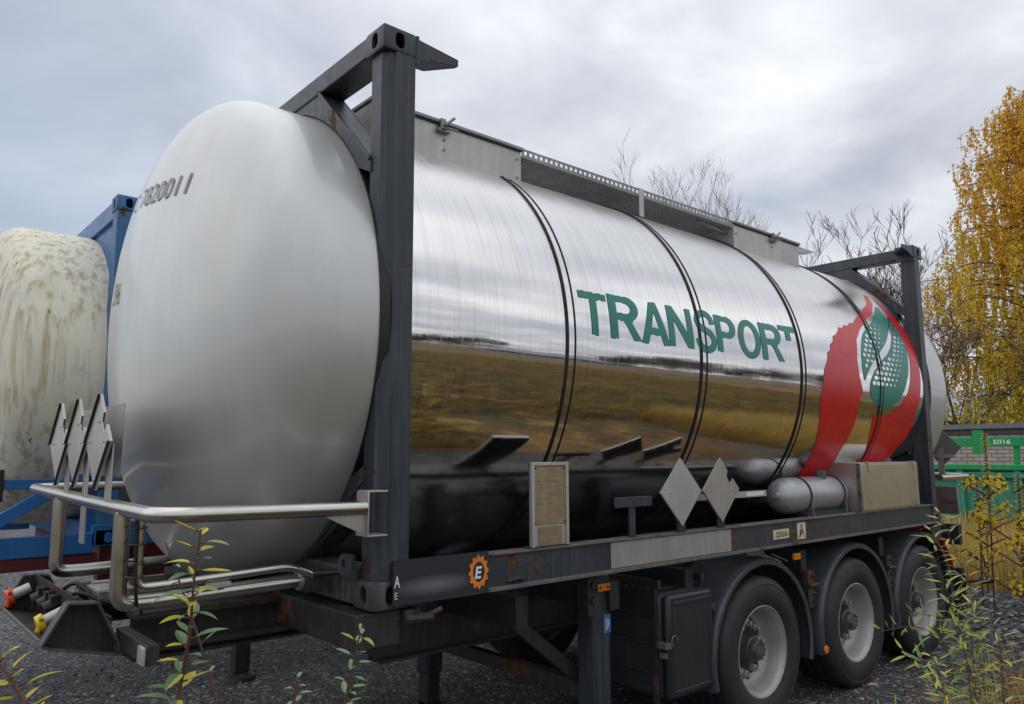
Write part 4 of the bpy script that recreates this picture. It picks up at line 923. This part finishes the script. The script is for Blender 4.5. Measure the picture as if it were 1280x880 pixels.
for xx in (x2+.02, x2+L-.14):
    t = MB(); t.box(xx, xx+.12, y2+.16, y2+2.39, H-.14, H+.01); t.build('top_beam', MT['blue'], T2, bevel=.005)
    MB().box(xx+.03, xx+.04, y2+.14, y2+2.41, 1.0, H-.13).build('end_plate', MT['blue'], T2)
    MB().box(xx-.04, xx+.12, y2-.0, y2+2.55, -.0, .15).build('bottom_beam', MT['blue'], T2, bevel=.005)
xf = x2-.34
# the blue cradle reaches forward of the corner posts, under the end of the tank
for yy in (y2+.0, y2+2.49):
    MB().box(-2.2, x2-.001, yy, yy+.06, -.045, .095).build('cradle_rail', MT['blue'], T2, bevel=.004)
    MB().box(-2.2, x2+.02, yy+.012, yy+.052, .420, .489).build('cradle_bar', MT['blue'], T2, bevel=.004)
    MB().bar((-1.30, yy-.002, -.06), (-.22, yy-.002, .63), .055, .085).build('cradle_brace', MT['blue'], T2, bevel=.004)
    MB().box(x2-.05, x2+.16, yy+.062, yy+.07, .10, .80).build('cradle_plate', MT['blue'], T2)
    hb = MB().box(-.90, -.865, yy-.02, yy+.06, .34, .56).build('hinge_block', MT['ink'], T2, bevel=.008)
MB().box(-2.2, -2.1, y2, y2+2.55, -.045, .095).build('cradle_rail', MT['blue'], T2, bevel=.004)
for y in (y2+.0, y2+2.45): MB().box(x2+.17, x2+L-.17, y+.0, y+.10, .0, .16).build('side_rail', MT['blue'], T2)
R2 = thing('container_trailer', 'dark red container chassis under the blue-framed tank container', 'trailer', (2.7, 4.65, GZ))
MB().box(-2.3, x2+.03, y2+.01, y2+.08, -.135, -.05).build('outer_rail', MT['dred'], R2, bevel=.004)
t = MB(); t.box(x2+.05, x2+.25, y2+.05, y2+2.5, -.14, -.004); t.build('bolster', MT['dred'], R2, bevel=.005)
for y in (y2+.7, y2+1.75): MB().box(x2+.2, x2+8.4, y, y+.12, -.34, -.01).build('main_beam', MT['dred'], R2)
lg = MB().box(.80, .92, 3.40, 3.52, -1.08, -.05).build('parking_leg', MT['rusty'], R2, bevel=.01); MB().lathe([(0, .13), (.03, .12), (.07, .04)], 2, (.86, 3.46, GZ+.001), 16).build('foot', MT['rusty'], lg)
MB().box(.72, 1.0, 4.6, 4.72, -.95, -.05).build('parking_leg', MT['rusty'], R2, bevel=.01)
for x in (4.6, 5.9, 7.2):
    for y in (y2+.02, y2+2.2): MB().lathe([(.0, .28), (-.01, .40), (.0, .47), (.04, .5), (.30, .5), (.33, .40), (.32, .28), (.1, .25), (.1, .001)], 1, (x, y, -.64), 40).build('wheel', MT['tyre'], R2)
# debris on the ground below
t = MB(); t.box(-.9, -.2, 8.6, 14, GZ+.0, GZ+.10); kerb = t.build('kerb', MT['slate']); tag(kerb, kind='structure')

# ------------------------------------------------------------------ right background
def at(az, dist): return (-1.73+dist*math.cos(R_(az)), -2.88+dist*math.sin(R_(az)))
def brick_mat():
    m, t, b = new_mat('white_block_wall'); co = t.nodes.new('ShaderNodeTexCoord').outputs['Object']
    s = t.nodes.new('ShaderNodeSeparateXYZ'); t.links.new(co, s.inputs[0]); c_ = t.nodes.new('ShaderNodeCombineXYZ'); t.links.new(s.outputs[1], c_.inputs[0]); t.links.new(s.outputs[2], c_.inputs[1])
    br = N(t, 'ShaderNodeTexBrick', i_Scale=1.0); t.links.new(c_.outputs[0], br.inputs['Vector'])
    br.inputs['Color1'].default_value = (.46, .43, .39, 1); br.inputs['Color2'].default_value = (.36, .33, .31, 1); br.inputs['Mortar'].default_value = (.14, .13, .12, 1)
    br.inputs['Mortar Size'].default_value = .012; br.inputs['Brick Width'].default_value = .30; br.inputs['Row Height'].default_value = .105
    t.links.new(mixc(t, math_(t, 'MULTIPLY', ramp(t, noise(t, co, 1.5, 6), .5, .7), .5), br.outputs[0], (.22, .18, .16)), b.inputs['Base Color']); b.inputs['Roughness'].default_value = .85
    bump(t, b, br.outputs['Fac'], .6, -.01); return m
BW = thing('block_wall', 'pale block wall with slate coping behind the green skip', 'wall', (22, 2, GZ))
MB().box(22, 22.3, -6, 14, GZ, 1.15).build('masonry', brick_mat(), BW, smooth=False); MB().box(21.93, 22.37, -6, 14, 1.15, 1.30).build('coping', MT['slate'], BW, bevel=.01)
t = MB(); t.prism([(21.85, 1.30), (22.45, 1.30), (22.3, 1.44), (22.0, 1.44)], 1, -6, 14); t.build('coping_ridge', MT['slate'], BW)
BB = thing('low_building', 'low blue-grey shed with pale roof seen over the block wall', 'building', (36, 6, GZ))
MB().box(35, 44, -4, 16, GZ, 2.0).build('wall', MT['clad'], BB); MB().prism([(34.4, 2.0), (44.5, 2.0), (44.5, 2.3), (39.5, 3.6), (34.4, 2.25)], 1, -4.5, 16.5).build('roof', MT['roof'], BB)
t = MB()
for k in range(6): t.box(34.93, 34.99, -2+k*3, -1+k*3, .6, 1.6)
t.build('window', MT['chassis'], BB)
# green hook-lift skip with raised frame marked E016
SK = thing('hook_skip', 'teal ribbed skip under a bright green lifting frame marked E016', 'skip', (14.5, 1.5, GZ))
MB().box(14.0, 16.0, -3.2, 4.6, GZ+.15, .34).build('skip_body', MT['tealskip'], SK, bevel=.01)
t = MB()
for k in range(9): t.box(13.93, 14.0, -3.1+k*.93, -2.98+k*.93, GZ+.15, .34)
t.box(13.92, 14.0, -3.2, 4.6, .20, .30); t.build('skip_rib', MT['tealskip'], SK, bevel=.01)
t = MB(); t.box(13.9, 14.1, -3.3, 4.7, .345, .44); t.build('rim_beam', MT['green'], SK, bevel=.008)
t = MB(); t.box(13.95, 14.10, 1.45, 4.7, .76, .93); t.build('lift_beam', MT['green'], SK, bevel=.008)
for a_, b_, w_ in ((1.62, 1.60, .07), (1.50, 1.40, .03), (1.36, 1.45, .03), (1.20, 1.36, .03), (1.10, 1.25, .06), (-2.9, -2.9, .06)): MB().bar((14.02, a_, .44), (14.02, b_, .93), w_, w_+.02).build('upright', MT['green'], SK, smooth=False)
MB().box(13.93, 13.95, 2.10, 2.28, .62, 1.06).build('lift_tab', MT['green'], SK); MB().box(13.95, 14.1, -3.2, 1.45, .88, .95).build('lift_beam', MT['green'], SK)
flat_text('E016', (13.935, 1.94, .80), (0, -1, 0), (0, 0, 1), .085, MT['white'], SK, 'skip_number', width=.27, bold=.03)

# ------------------------------------------------------------------ trees and plants
def branch_mesh(mb, segs, n=4):
    for p, q, r0_, r1_ in segs: mb.tube([p, q], [r0_, r1_], n, caps=False)
def grow(p, d, length, r, level, maxl, segs, tips, rnd, spread=.6, up=.15, kids=(3, 5), droop=0.):
    n = 5 if level == 0 else 4; pts = [p]; q = p.copy(); dd = d.copy()
    for i in range(n):
        dd = (dd+Vector((rnd.gauss(0, .10), rnd.gauss(0, .10), rnd.gauss(0, .06)+up*.25-droop*level*.08))).normalized()
        nq = q+dd*length/n; ra = r*(1-.75*i/n); rb = r*(1-.75*(i+1)/n); segs.append((q.copy(), nq.copy(), ra, rb)); q = nq; pts.append(q.copy())
        if level >= maxl: tips.append((q.copy(), dd.copy()))
    if level < maxl:
        k = rnd.randint(*kids)+(4 if level == 0 else 0)
        for j in range(k):
            t_ = rnd.uniform(.3 if level == 0 else .15, 1.0); f = t_*n; i = min(int(f), n-1); b = pts[i].lerp(pts[i+1], f-i)
            a = rnd.uniform(0, 2*PI); side = Vector((math.cos(a), math.sin(a), rnd.uniform(-.1, .5))); nd = (d*(1-spread)+side*spread+Vector((0, 0, up))).normalized()
            grow(b, nd, length*rnd.uniform(.42, .62)*(1.15-.4*t_ if level == 0 else 1), max(r*(1-.72*t_)*.6, .008), level+1, maxl, segs, tips, rnd, spread, up, kids, droop)
def bare_tree(x, y, h, seed, label, mat, r=.16, thick=1., leaves=None, stems=1, spread=.45, maxl=4):
    rnd = random.Random(seed); T = thing('bare_tree', label, 'tree', (x, y, GZ), 'trees standing beyond the yard'); segs = []; tips = []
    for s_ in range(stems):
        o_ = Vector((x+rnd.uniform(-.8, .8)*(stems > 1), y+rnd.uniform(-.8, .8)*(stems > 1), GZ)); d_ = Vector((rnd.uniform(-.12, .12)*stems**.5, rnd.uniform(-.12, .12)*stems**.5, 1)).normalized()
        grow(o_, d_, h*rnd.uniform(.85, 1), r, 0, maxl, segs, tips, rnd, spread, .28, (3, 5))
    tr = MB(); cr = MB()
    for s in segs:
        if s[2] > r*.45: tr.tube([s[0], s[1]], [s[2], s[3]], 8, caps=False)
        else: cr.tube([s[0], s[1]], [max(s[2], .010)*thick, max(s[3], .008)*thick], 3, caps=False)
    tr.build('trunk', mat, T, fix=False); cr.build('crown', mat, T, fix=False, smooth=False)
    if leaves:
        lm, cnt, sz = leaves; V = []; F = []
        for i in range(cnt):
            p, d = tips[rnd.randrange(len(tips))]; p = p+Vector((rnd.gauss(0, .12), rnd.gauss(0, .12), rnd.gauss(0, .12))); a = Vector((rnd.gauss(0, 1), rnd.gauss(0, 1), rnd.gauss(0, 1))).normalized(); b = a.orthogonal().normalized(); s = sz*rnd.uniform(.6, 1.3); k = len(V)
            V += [p-a*s*.5, p+b*s*.3, p+a*s*.5, p-b*s*.3]; F.append((k, k+1, k+2, k+3))
        me = bpy.data.meshes.new('leaves'); me.from_pydata([tuple(v) for v in V], [], F); mesh_obj('leaves', me, lm, T)
    return T
pinkleaf = leaf_mat('dry_pink_leaf', [(0, (.20, .11, .07)), (1, (.34, .20, .13))]); 
x, y = at(37.2, 50); bare_tree(x, y, 15.8, 21, 'bare grey tree on the left of the skyline pair above the walkway', MT['bark_pale'], .11, .9, (leaf_mat('few_brown_leaves', [(0, (.12, .09, .06)), (1, (.22, .16, .10))]), 700, .12), 2)
x, y = at(34.1, 50); bare_tree(x, y, 16.2, 5, 'fuller bare grey tree behind the rear equipment box', MT['bark_pale'], .11, .9, (leaf_mat('few_grey_leaves', [(0, (.12, .09, .06)), (1, (.22, .16, .10))]), 700, .12), 3)
x, y = at(25.2, 36); bare_tree(x, y, 8.6, 44, 'dark bare tree seen through the rear frame opening', MT['bark'], .12, 1.0, None, 2, .5)
x, y = at(22.4, 34); bare_tree(x, y, 8.0, 9, 'dark bare tree directly behind the rear corner post', MT['bark'], .11, 1.0, None, 2, .55)
x, y = at(27.6, 44); bare_tree(x, y, 8.6, 13, 'thin pale bare tree left of the rear frame top', MT['bark_pale'], .09, 1.0, None, 1)
x, y = at(18.5, 27); bare_tree(x, y, 5.2, 31, 'small tree with dry pinkish leaves between rear post and birch', MT['bark'], .09, .7, (pinkleaf, 2200, .09), 1, .62)

def birch(x, y, h, seed):
    rnd = random.Random(seed); T = thing('birch_tree', 'tall birch with hanging yellow and orange autumn foliage at the right edge', 'tree', (x, y, GZ))
    segs = []; V = []; F = []; tw = MB()
    p = Vector((x, y, GZ)); pts = [p]
    for i in range(14): p = p+Vector((rnd.gauss(0, .07), rnd.gauss(0, .07), h/14)); pts.append(p)
    tr = MB(); tr.tube(pts, [.19*(1-i/15)+.01 for i in range(15)], 10); tr.build('trunk', MT['bark_birch'], T)
    def leafat(c):
        a = Vector((rnd.gauss(0, .6), rnd.gauss(0, .6), -1)).normalized(); b = Vector((rnd.gauss(0, 1), rnd.gauss(0, 1), rnd.gauss(0, .4))); b = (b-a*b.dot(a)).normalized(); s = rnd.uniform(.07, .12); k = len(V)
        V.extend([c, c+a*s*.45+b*s*.42, c+a*s, c+a*s*.45-b*s*.42]); F.append((k, k+1, k+2, k+3))
    nl = 135
    for j in range(nl):
        t_ = .19+.79*(j/nl)**.95; f = t_*14; i = min(int(f), 13); b = pts[i].lerp(pts[i+1], f-i); a = j*2.4+rnd.uniform(-.4, .4)
        prof_ = math.sin(min(1, (1-t_)*1.65+.10)*PI/2)**.9; ln = 4.3*prof_*rnd.uniform(.6, 1.08)
        q = b.copy(); d = Vector((math.cos(a), math.sin(a), .85)).normalized(); n = 9; bp = [q.copy()]
        for k in range(n): d = (d+Vector((rnd.gauss(0, .1), rnd.gauss(0, .1), -.13))).normalized(); q = q+d*ln/n; bp.append(q.copy())
        tw.tube(bp, [.028*(1-.8*k/n)*(.4+prof_) for k in range(n+1)], 4, caps=False)
        for k in range(2, n+1):
            for s_ in range(3):
                c = bp[k]+Vector((rnd.gauss(0, .22), rnd.gauss(0, .22), rnd.gauss(0, .12))); sl = rnd.uniform(.5, 1.5)*(.6+.5*prof_)*(1.2 if t_ < .5 else .85); m = int(25*sl)+4; dv = Vector((rnd.gauss(0, .14), rnd.gauss(0, .14), -1)).normalized()
                if rnd.random() < .11: continue
                tw.tube([bp[k], c, c+dv*sl*.5, c+dv*sl], .006, 3, caps=False)
                for e_ in range(m): leafat(c+dv*sl*rnd.random()+Vector((rnd.gauss(0, .045), rnd.gauss(0, .045), 0)))
    tw.build('limbs', MT['bark'], T, fix=False)
    me = bpy.data.meshes.new('crown'); me.from_pydata([tuple(v) for v in V], [], F)
    mesh_obj('crown', me, leaf_mat('birch_leaf', [(.12, (.40, .44, .05)), (.36, (.74, .62, .05)), (.62, (.85, .54, .04)), (.95, (.82, .42, .05))], trans=.4, zmix=(2, 11)), T)
x, y = at(13.4, 30); birch(x, y, 13.9, 3)

LGT = {}
def leafshape(mb, base, d, up, Ln, Wd, curl=.25, n=5):
    d = Vector(d).normalized(); s = d.cross(Vector(up)).normalized(); u = s.cross(d); vs = []; base = Vector(base)
    for i in range(n+1):
        t_ = i/n; wv = Wd*.5*(math.sin(PI*min(1, t_**.8))**.8 if 0 < t_ < 1 else .03); c = base+d*(Ln*t_)-u*(curl*Ln*t_*t_)
        vs += [c-s*wv+u*wv*.35, c, c+s*wv+u*wv*.35]
    fs = [(i*3+k, i*3+k+1, i*3+k+4, i*3+k+3) for i in range(n) for k in (0, 1)]; mb.add(vs, fs)
def shoot(name, label, path, r, leaves, lm, cat='plant', group=None, stemmat=None, Ln=(.05, .09), wr=.26, seed=0, side=None, tilt=.5, petiole=.012, start=.0, extra_stems=()):
    """leafy shoot: path = stem points from the ground up; leaves spiral round it"""
    rnd = random.Random(seed); T = thing(name, label, cat, (path[0][0], path[0][1], GZ), group)
    lf = MB(); stm = MB()
    for pth, nl in [(path, leaves)]+list(extra_stems):
        P = fillet(pth, .06, 3) if len(pth) > 2 else [Vector(q) for q in pth]; m = len(P); stm.tube(P, [r*(1-.7*i/m) for i in range(m)], 7)
        cum = [0]
        for i in range(1, m): cum.append(cum[-1]+(P[i]-P[i-1]).length)
        for j in range(nl):
            t_ = (start+(1-start)*(j+.7)/(nl+.2))*cum[-1]; i = max(k for k in range(m) if cum[k] <= t_); i = min(i, m-2); b = P[i].lerp(P[i+1], (t_-cum[i])/max(1e-6, cum[i+1]-cum[i])); ax = (P[i+1]-P[i]).normalized()
            a = j*2.4+rnd.uniform(-.5, .5); q = ax.orthogonal().normalized(); q.rotate(Matrix.Rotation(a, 3, ax)); d = (q+ax*rnd.uniform(.0, tilt)).normalized(); L_ = rnd.uniform(*Ln)*(1-.35*(t_/cum[-1])**3)
            stm.tube([b, b+d*petiole*1.3], r*.35, 5); leafshape(lf, b+d*petiole, d, ax if abs(d.dot(ax)) < .95 else (0, 0, 1), L_, L_*wr, rnd.uniform(-.1, .35))
    stm.build('stem', stemmat or MT['bark_red'], T); o = lf.build('leaves', lm, T, fix=False); return T
willow = leaf_mat('willow_leaf', [(.0, (.10, .20, .08)), (.5, (.17, .29, .13)), (.62, (.40, .42, .05)), (1, (.75, .56, .03))], .45, .3)
willow_y = leaf_mat('yellow_willow_leaf', [(.0, (.38, .45, .04)), (.5, (.75, .60, .04)), (1, (.80, .55, .03))], .45, .35)
pale = leaf_mat('pale_young_leaf', [(.0, (.20, .34, .16)), (.8, (.28, .42, .22)), (.9, (.5, .42, .05)), (1, (.5, .42, .05))], .5, .3)
slim = leaf_mat('slender_willow_leaf', [(.0, (.14, .26, .09)), (.55, (.30, .42, .17)), (.8, (.58, .56, .10)), (1, (.75, .55, .06))], .5, .3)
G1 = 'young willow shoots rising in the foreground'
shoot('willow_shoot', 'tallest foreground shoot with green and yellow leaves before the guard rail', [(-1.17, -1.0, GZ), (-1.14, -1.02, -.4), (-1.12, -1.04, .10), (-1.108, -1.075, .26), (-1.113, -1.09, .36), (-1.11, -1.113, .49)], .0065, 52, willow, Ln=(.055, .10), seed=4, group=G1, wr=.33, start=.62, tilt=.5)
shoot('willow_shoot', 'thin leaning shoot beside the tallest one, nearly leafless', [(-.95, -1.02, GZ), (-.98, -1.01, -.3), (-1.01, -.996, .075), (-1.06, -.98, .24), (-1.106, -.965, .372), (-1.134, -.954, .45)], .0045, 9, pale, Ln=(.03, .05), seed=5, group=G1, start=.78)
shoot('willow_shoot', 'yellow-leaved shoot leaning out of the lower left corner', [(-1.36, -1.36, GZ), (-1.41, -1.32, -.3), (-1.455, -1.304, .236), (-1.478, -1.295, .28), (-1.51, -1.28, .33)], .005, 26, willow_y, Ln=(.06, .09), seed=8, group=G1, wr=.28, start=.80)
shoot('willow_shoot', 'short pale green shoot under the front corner', [(-.70, -.98, GZ), (-.69, -.99, -.5), (-.682, -1.003, .009), (-.672, -1.03, .12), (-.663, -1.055, .215)], .005, 18, pale, Ln=(.04, .065), seed=11, group=G1, wr=.4, start=.82)
shoot('willow_shoot', 'low tip of a pale green shoot at the bottom edge', [(-.79, -.90, GZ), (-.785, -.91, -.5), (-.779, -.918, .01), (-.781, -.927, .075)], .004, 14, pale, Ln=(.035, .055), seed=12, group=G1, wr=.42, start=.86)
shoot('willow_shoot', 'tiny pale leaf tip in front of the parking leg', [(-.19, -1.42, GZ), (-.191, -1.42, -.3), (-.191, -1.429, -.0)], .004, 12, pale, Ln=(.03, .05), seed=13, group=G1, wr=.45, start=.9)
# slender bush before the rear wheel
rnd = random.Random(2); ex = []
for k in range(11):
    b0 = Vector((1.25+rnd.gauss(0, .05), -1.90+rnd.gauss(0, .05), GZ)); t_ = Vector((1.17+rnd.gauss(0, .07), -1.84+rnd.gauss(0, .07), rnd.uniform(-.30, .12)))
    ex.append(([tuple(b0), tuple(b0.lerp(t_, .6)+Vector((0, 0, .05))), tuple(t_), tuple(t_+Vector((-.06+rnd.gauss(0, .06), .05+rnd.gauss(0, .05), .04+rnd.gauss(0, .04))))], 52))
ex.append(([(1.27, -1.86, GZ), (1.20, -1.82, -.3), (1.14, -1.80, .03), (1.06, -1.74, .08), (.96, -1.67, .06)], 34))
shoot('slender_bush', 'green slender-leaved willow bush in front of the rearmost wheel', [(1.22, -1.86, GZ), (1.22, -1.85, -.5), (1.20, -1.84, .0), (1.17, -1.80, .20), (1.12, -1.79, .40)], .0024, 70, slim, 'bush', Ln=(.055, .095), wr=.19, seed=6, start=.55, extra_stems=ex)
shoot('willow_shoot', 'single arching twig with slim green leaves beside the rear post', [(1.75, -1.80, GZ), (1.72, -1.78, -.5), (1.66, -1.72, .1), (1.60, -1.68, .30), (1.55, -1.66, .42)], .0022, 40, slim, Ln=(.055, .095), wr=.17, seed=16, group=G1, start=.72)
brown = leaf_mat('faded_brown_leaf', [(0, (.34, .20, .08)), (.5, (.52, .36, .06)), (1, (.46, .26, .12))], .55, .3)
shoot('fading_shoot', 'low shoot with broad faded yellow-brown leaves at the bottom right', [(.88, -1.66, GZ), (.87, -1.66, -.5), (.85, -1.655, -.15), (.845, -1.65, -.085)], .004, 16, brown, Ln=(.035, .06), wr=.5, seed=19, start=.62)
# yellow saplings in the dry grass
yl = leaf_mat('sapling_yellow_leaf', [(0, (.75, .58, .03)), (.7, (.90, .62, .03)), (1, (.55, .58, .06))], .5, .45)
def sapling(x, y, h, n, seed, label):
    rnd = random.Random(seed); ex = []
    for k in range(10):
        z = GZ+h*rnd.uniform(.40, .95); a = rnd.uniform(0, 6.28); l_ = rnd.uniform(.18, .38); b = (x+.02*rnd.gauss(0, 1), y, z); ex.append(([b, (x+math.cos(a)*l_*.6, y+math.sin(a)*l_*.6, z+l_*.35), (x+math.cos(a)*l_, y+math.sin(a)*l_, z+l_*.5)], n//8))
    shoot('yellow_sapling', label, [(x, y, GZ), (x+.02, y-.03, GZ+h*.5), (x, y-.05, GZ+h)], .011, n, yl, 'sapling', 'yellow saplings in the dry grass', Ln=(.035, .06), wr=.8, seed=seed, start=.45, extra_stems=ex, petiole=.02)
sapling(7.6, .12, 2.0, 150, 1, 'tallest yellow-leaved sapling in front of the green skip'); sapling(7.9, .33, 1.5, 70, 2, 'slim yellow sapling just right of the rear guard rail'); sapling(7.8, -.10, 1.55, 110, 3, 'bushy yellow sapling at the right of the tall one')
sapling(7.0, -.35, .85, 60, 4, 'low yellow sapling at the right edge of the grass'); sapling(8.6, .5, .9, 34, 5, 'short yellow sapling behind the rear bumper')

def blades(name, n, region, hmin, hmax, wd, mat, label, cat, zf=None, lean=.35, seed=0):
    q = np.random.RandomState(seed); P = region(n, q); n = len(P); h = hmin+(hmax-hmin)*q.rand(n)**1.4; a = q.rand(n)*6.283; l = h*lean*q.rand(n); b = q.rand(n)*6.283
    ax, ay = np.cos(a)*wd/2, np.sin(a)*wd/2; lx, ly = np.cos(b)*l, np.sin(b)*l; z0 = (zf(P[:, 0], P[:, 1]) if zf else GZ+np.zeros(n))
    V = np.stack([np.stack([P[:, 0]-ax, P[:, 1]-ay, z0], -1), np.stack([P[:, 0]+ax, P[:, 1]+ay, z0], -1), np.stack([P[:, 0]+ax*.8+lx*.35, P[:, 1]+ay*.8+ly*.35, z0+h*.6], -1), np.stack([P[:, 0]-ax*.8+lx*.35, P[:, 1]-ay*.8+ly*.35, z0+h*.6], -1), np.stack([P[:, 0]+lx, P[:, 1]+ly, z0+h*(1-.15*lean)], -1)], 1).reshape(-1, 3)
    k = 5*np.arange(n); F4 = np.stack([k, k+1, k+2, k+3], -1).tolist(); F3 = np.stack([k+3, k+2, k+4], -1).tolist()
    me = bpy.data.meshes.new(name); me.from_pydata(V.tolist(), [], F4+F3); o = mesh_obj(name, me, mat); tag(o, label, cat, kind='stuff'); return o
dry = leaf_mat('dry_grass', [(0, (.20, .13, .04)), (.4, (.55, .40, .12)), (.7, (.80, .60, .22)), (.85, (.62, .36, .08)), (1, (.30, .28, .07))], .7, .3)
fieldm = leaf_mat('field_grass', [(0, (.05, .04, .015)), (.5, (.17, .11, .03)), (.75, (.08, .085, .025)), (.9, (.50, .32, .07)), (1, (.85, .55, .10))], .7, .2)
def reg_right(n, q):
    x = 6.2+17*q.rand(n)**1.4; y = -3+q.rand(n)*10; k = (y < 1.2+(x-8.2)*.75) & (x > 8.35+1.2*y) & ~((x > 13.8) & (x < 16.1)); return np.stack([x, y], -1)[k]
blades('dry_grass', 120000, reg_right, .3, .95, .012, dry, 'tall dry golden grass between the mound and the green skip', 'grass', seed=1)
def reg_field(n, q):
    x = -9+40*q.rand(n); y = -1.1-26*q.rand(n)**2.0; k = (np.hypot(x+1.7, y+2.9) > 1.6) & ~((x > 2.5) & (y > -2.6)); return np.stack([x, y], -1)[k]
blades('field_grass', 90000, reg_field, .10, .50, .022, fieldm, 'rough brown and green grass of the open field before the trailer', 'grass', seed=2, lean=.9)
litter = leaf_mat('fallen_leaf', [(0, (.16, .07, .045)), (.6, (.28, .14, .09)), (1, (.40, .22, .08))], .7, .1)
def leaflitter(name, n, cx, cy, sx_, sy_, label):
    q = random.Random(5); V = []; F = []
    for i in range(n):
        p = Vector((cx+q.gauss(0, sx_), cy+q.gauss(0, sy_), GZ+.02+q.random()*.05)); a = Vector((q.gauss(0, 1), q.gauss(0, 1), q.gauss(0, .3))).normalized(); b = a.cross(Vector((q.gauss(0, .3), q.gauss(0, .3), 1))).normalized(); s = q.uniform(.03, .07); k = len(V)
        V += [p-a*s*.5, p-a*s*.1+b*s*.35, p+a*s*.5, p-a*s*.1-b*s*.35]; F.append((k, k+1, k+2, k+3))
    me = bpy.data.meshes.new(name); me.from_pydata([tuple(v) for v in V], [], F); tag(mesh_obj(name, me, litter), label, 'fallen leaves', kind='stuff')
leaflitter('fallen_leaves', 3000, 5.6, -1.25, 1.1, .38, 'reddish brown fallen leaves along the verge at the lower right')
blades('verge_weeds', 1500, lambda n, q: np.stack([4.2+3.2*q.rand(n), -1.05+.3*q.randn(n)], -1), .05, .28, .007, dry, 'sparse dry weeds on the verge near the rear wheels', 'weeds', seed=4, lean=.8)

# ------------------------------------------------------------------ open country on the camera's side, seen mirrored in the tank
WB = thing('warehouse', 'long white warehouse with a blue base band far across the field', 'building', (106, -108, GZ))
MB().box(90, 124, -112, -104, GZ, 1.0).build('base_band', MT['bbuild'], WB); MB().box(90, 124, -112.0, -104.05, 1.0, 3.4).build('wall', MT['wbuild'], WB); MB().box(89.5, 124.5, -112.5, -103.5, 3.4, 3.7).build('roof', MT['roof'], WB)
rnd = random.Random(77); scrub = leaf_mat('scrub_leaf', [(0, (.06, .05, .05)), (1, (.12, .09, .08))], .8, .1)
for i, (az_, ds) in enumerate(((-56, 66), (-53.5, 62), (-51, 68), (-49, 64), (-37.5, 60), (-35.5, 66), (-33.5, 58), (-31, 63), (-28, 60), (-25, 64), (-22, 60))):
    x, y = at(az_, ds)
    bare_tree(x, y, rnd.uniform(4.2, 6.0), 100+i, 'grey-brown scrub tree at the far edge of the field', MT['bark_pale'], .08, 1.6, (scrub, 2200, .26), 3, .6, maxl=3)
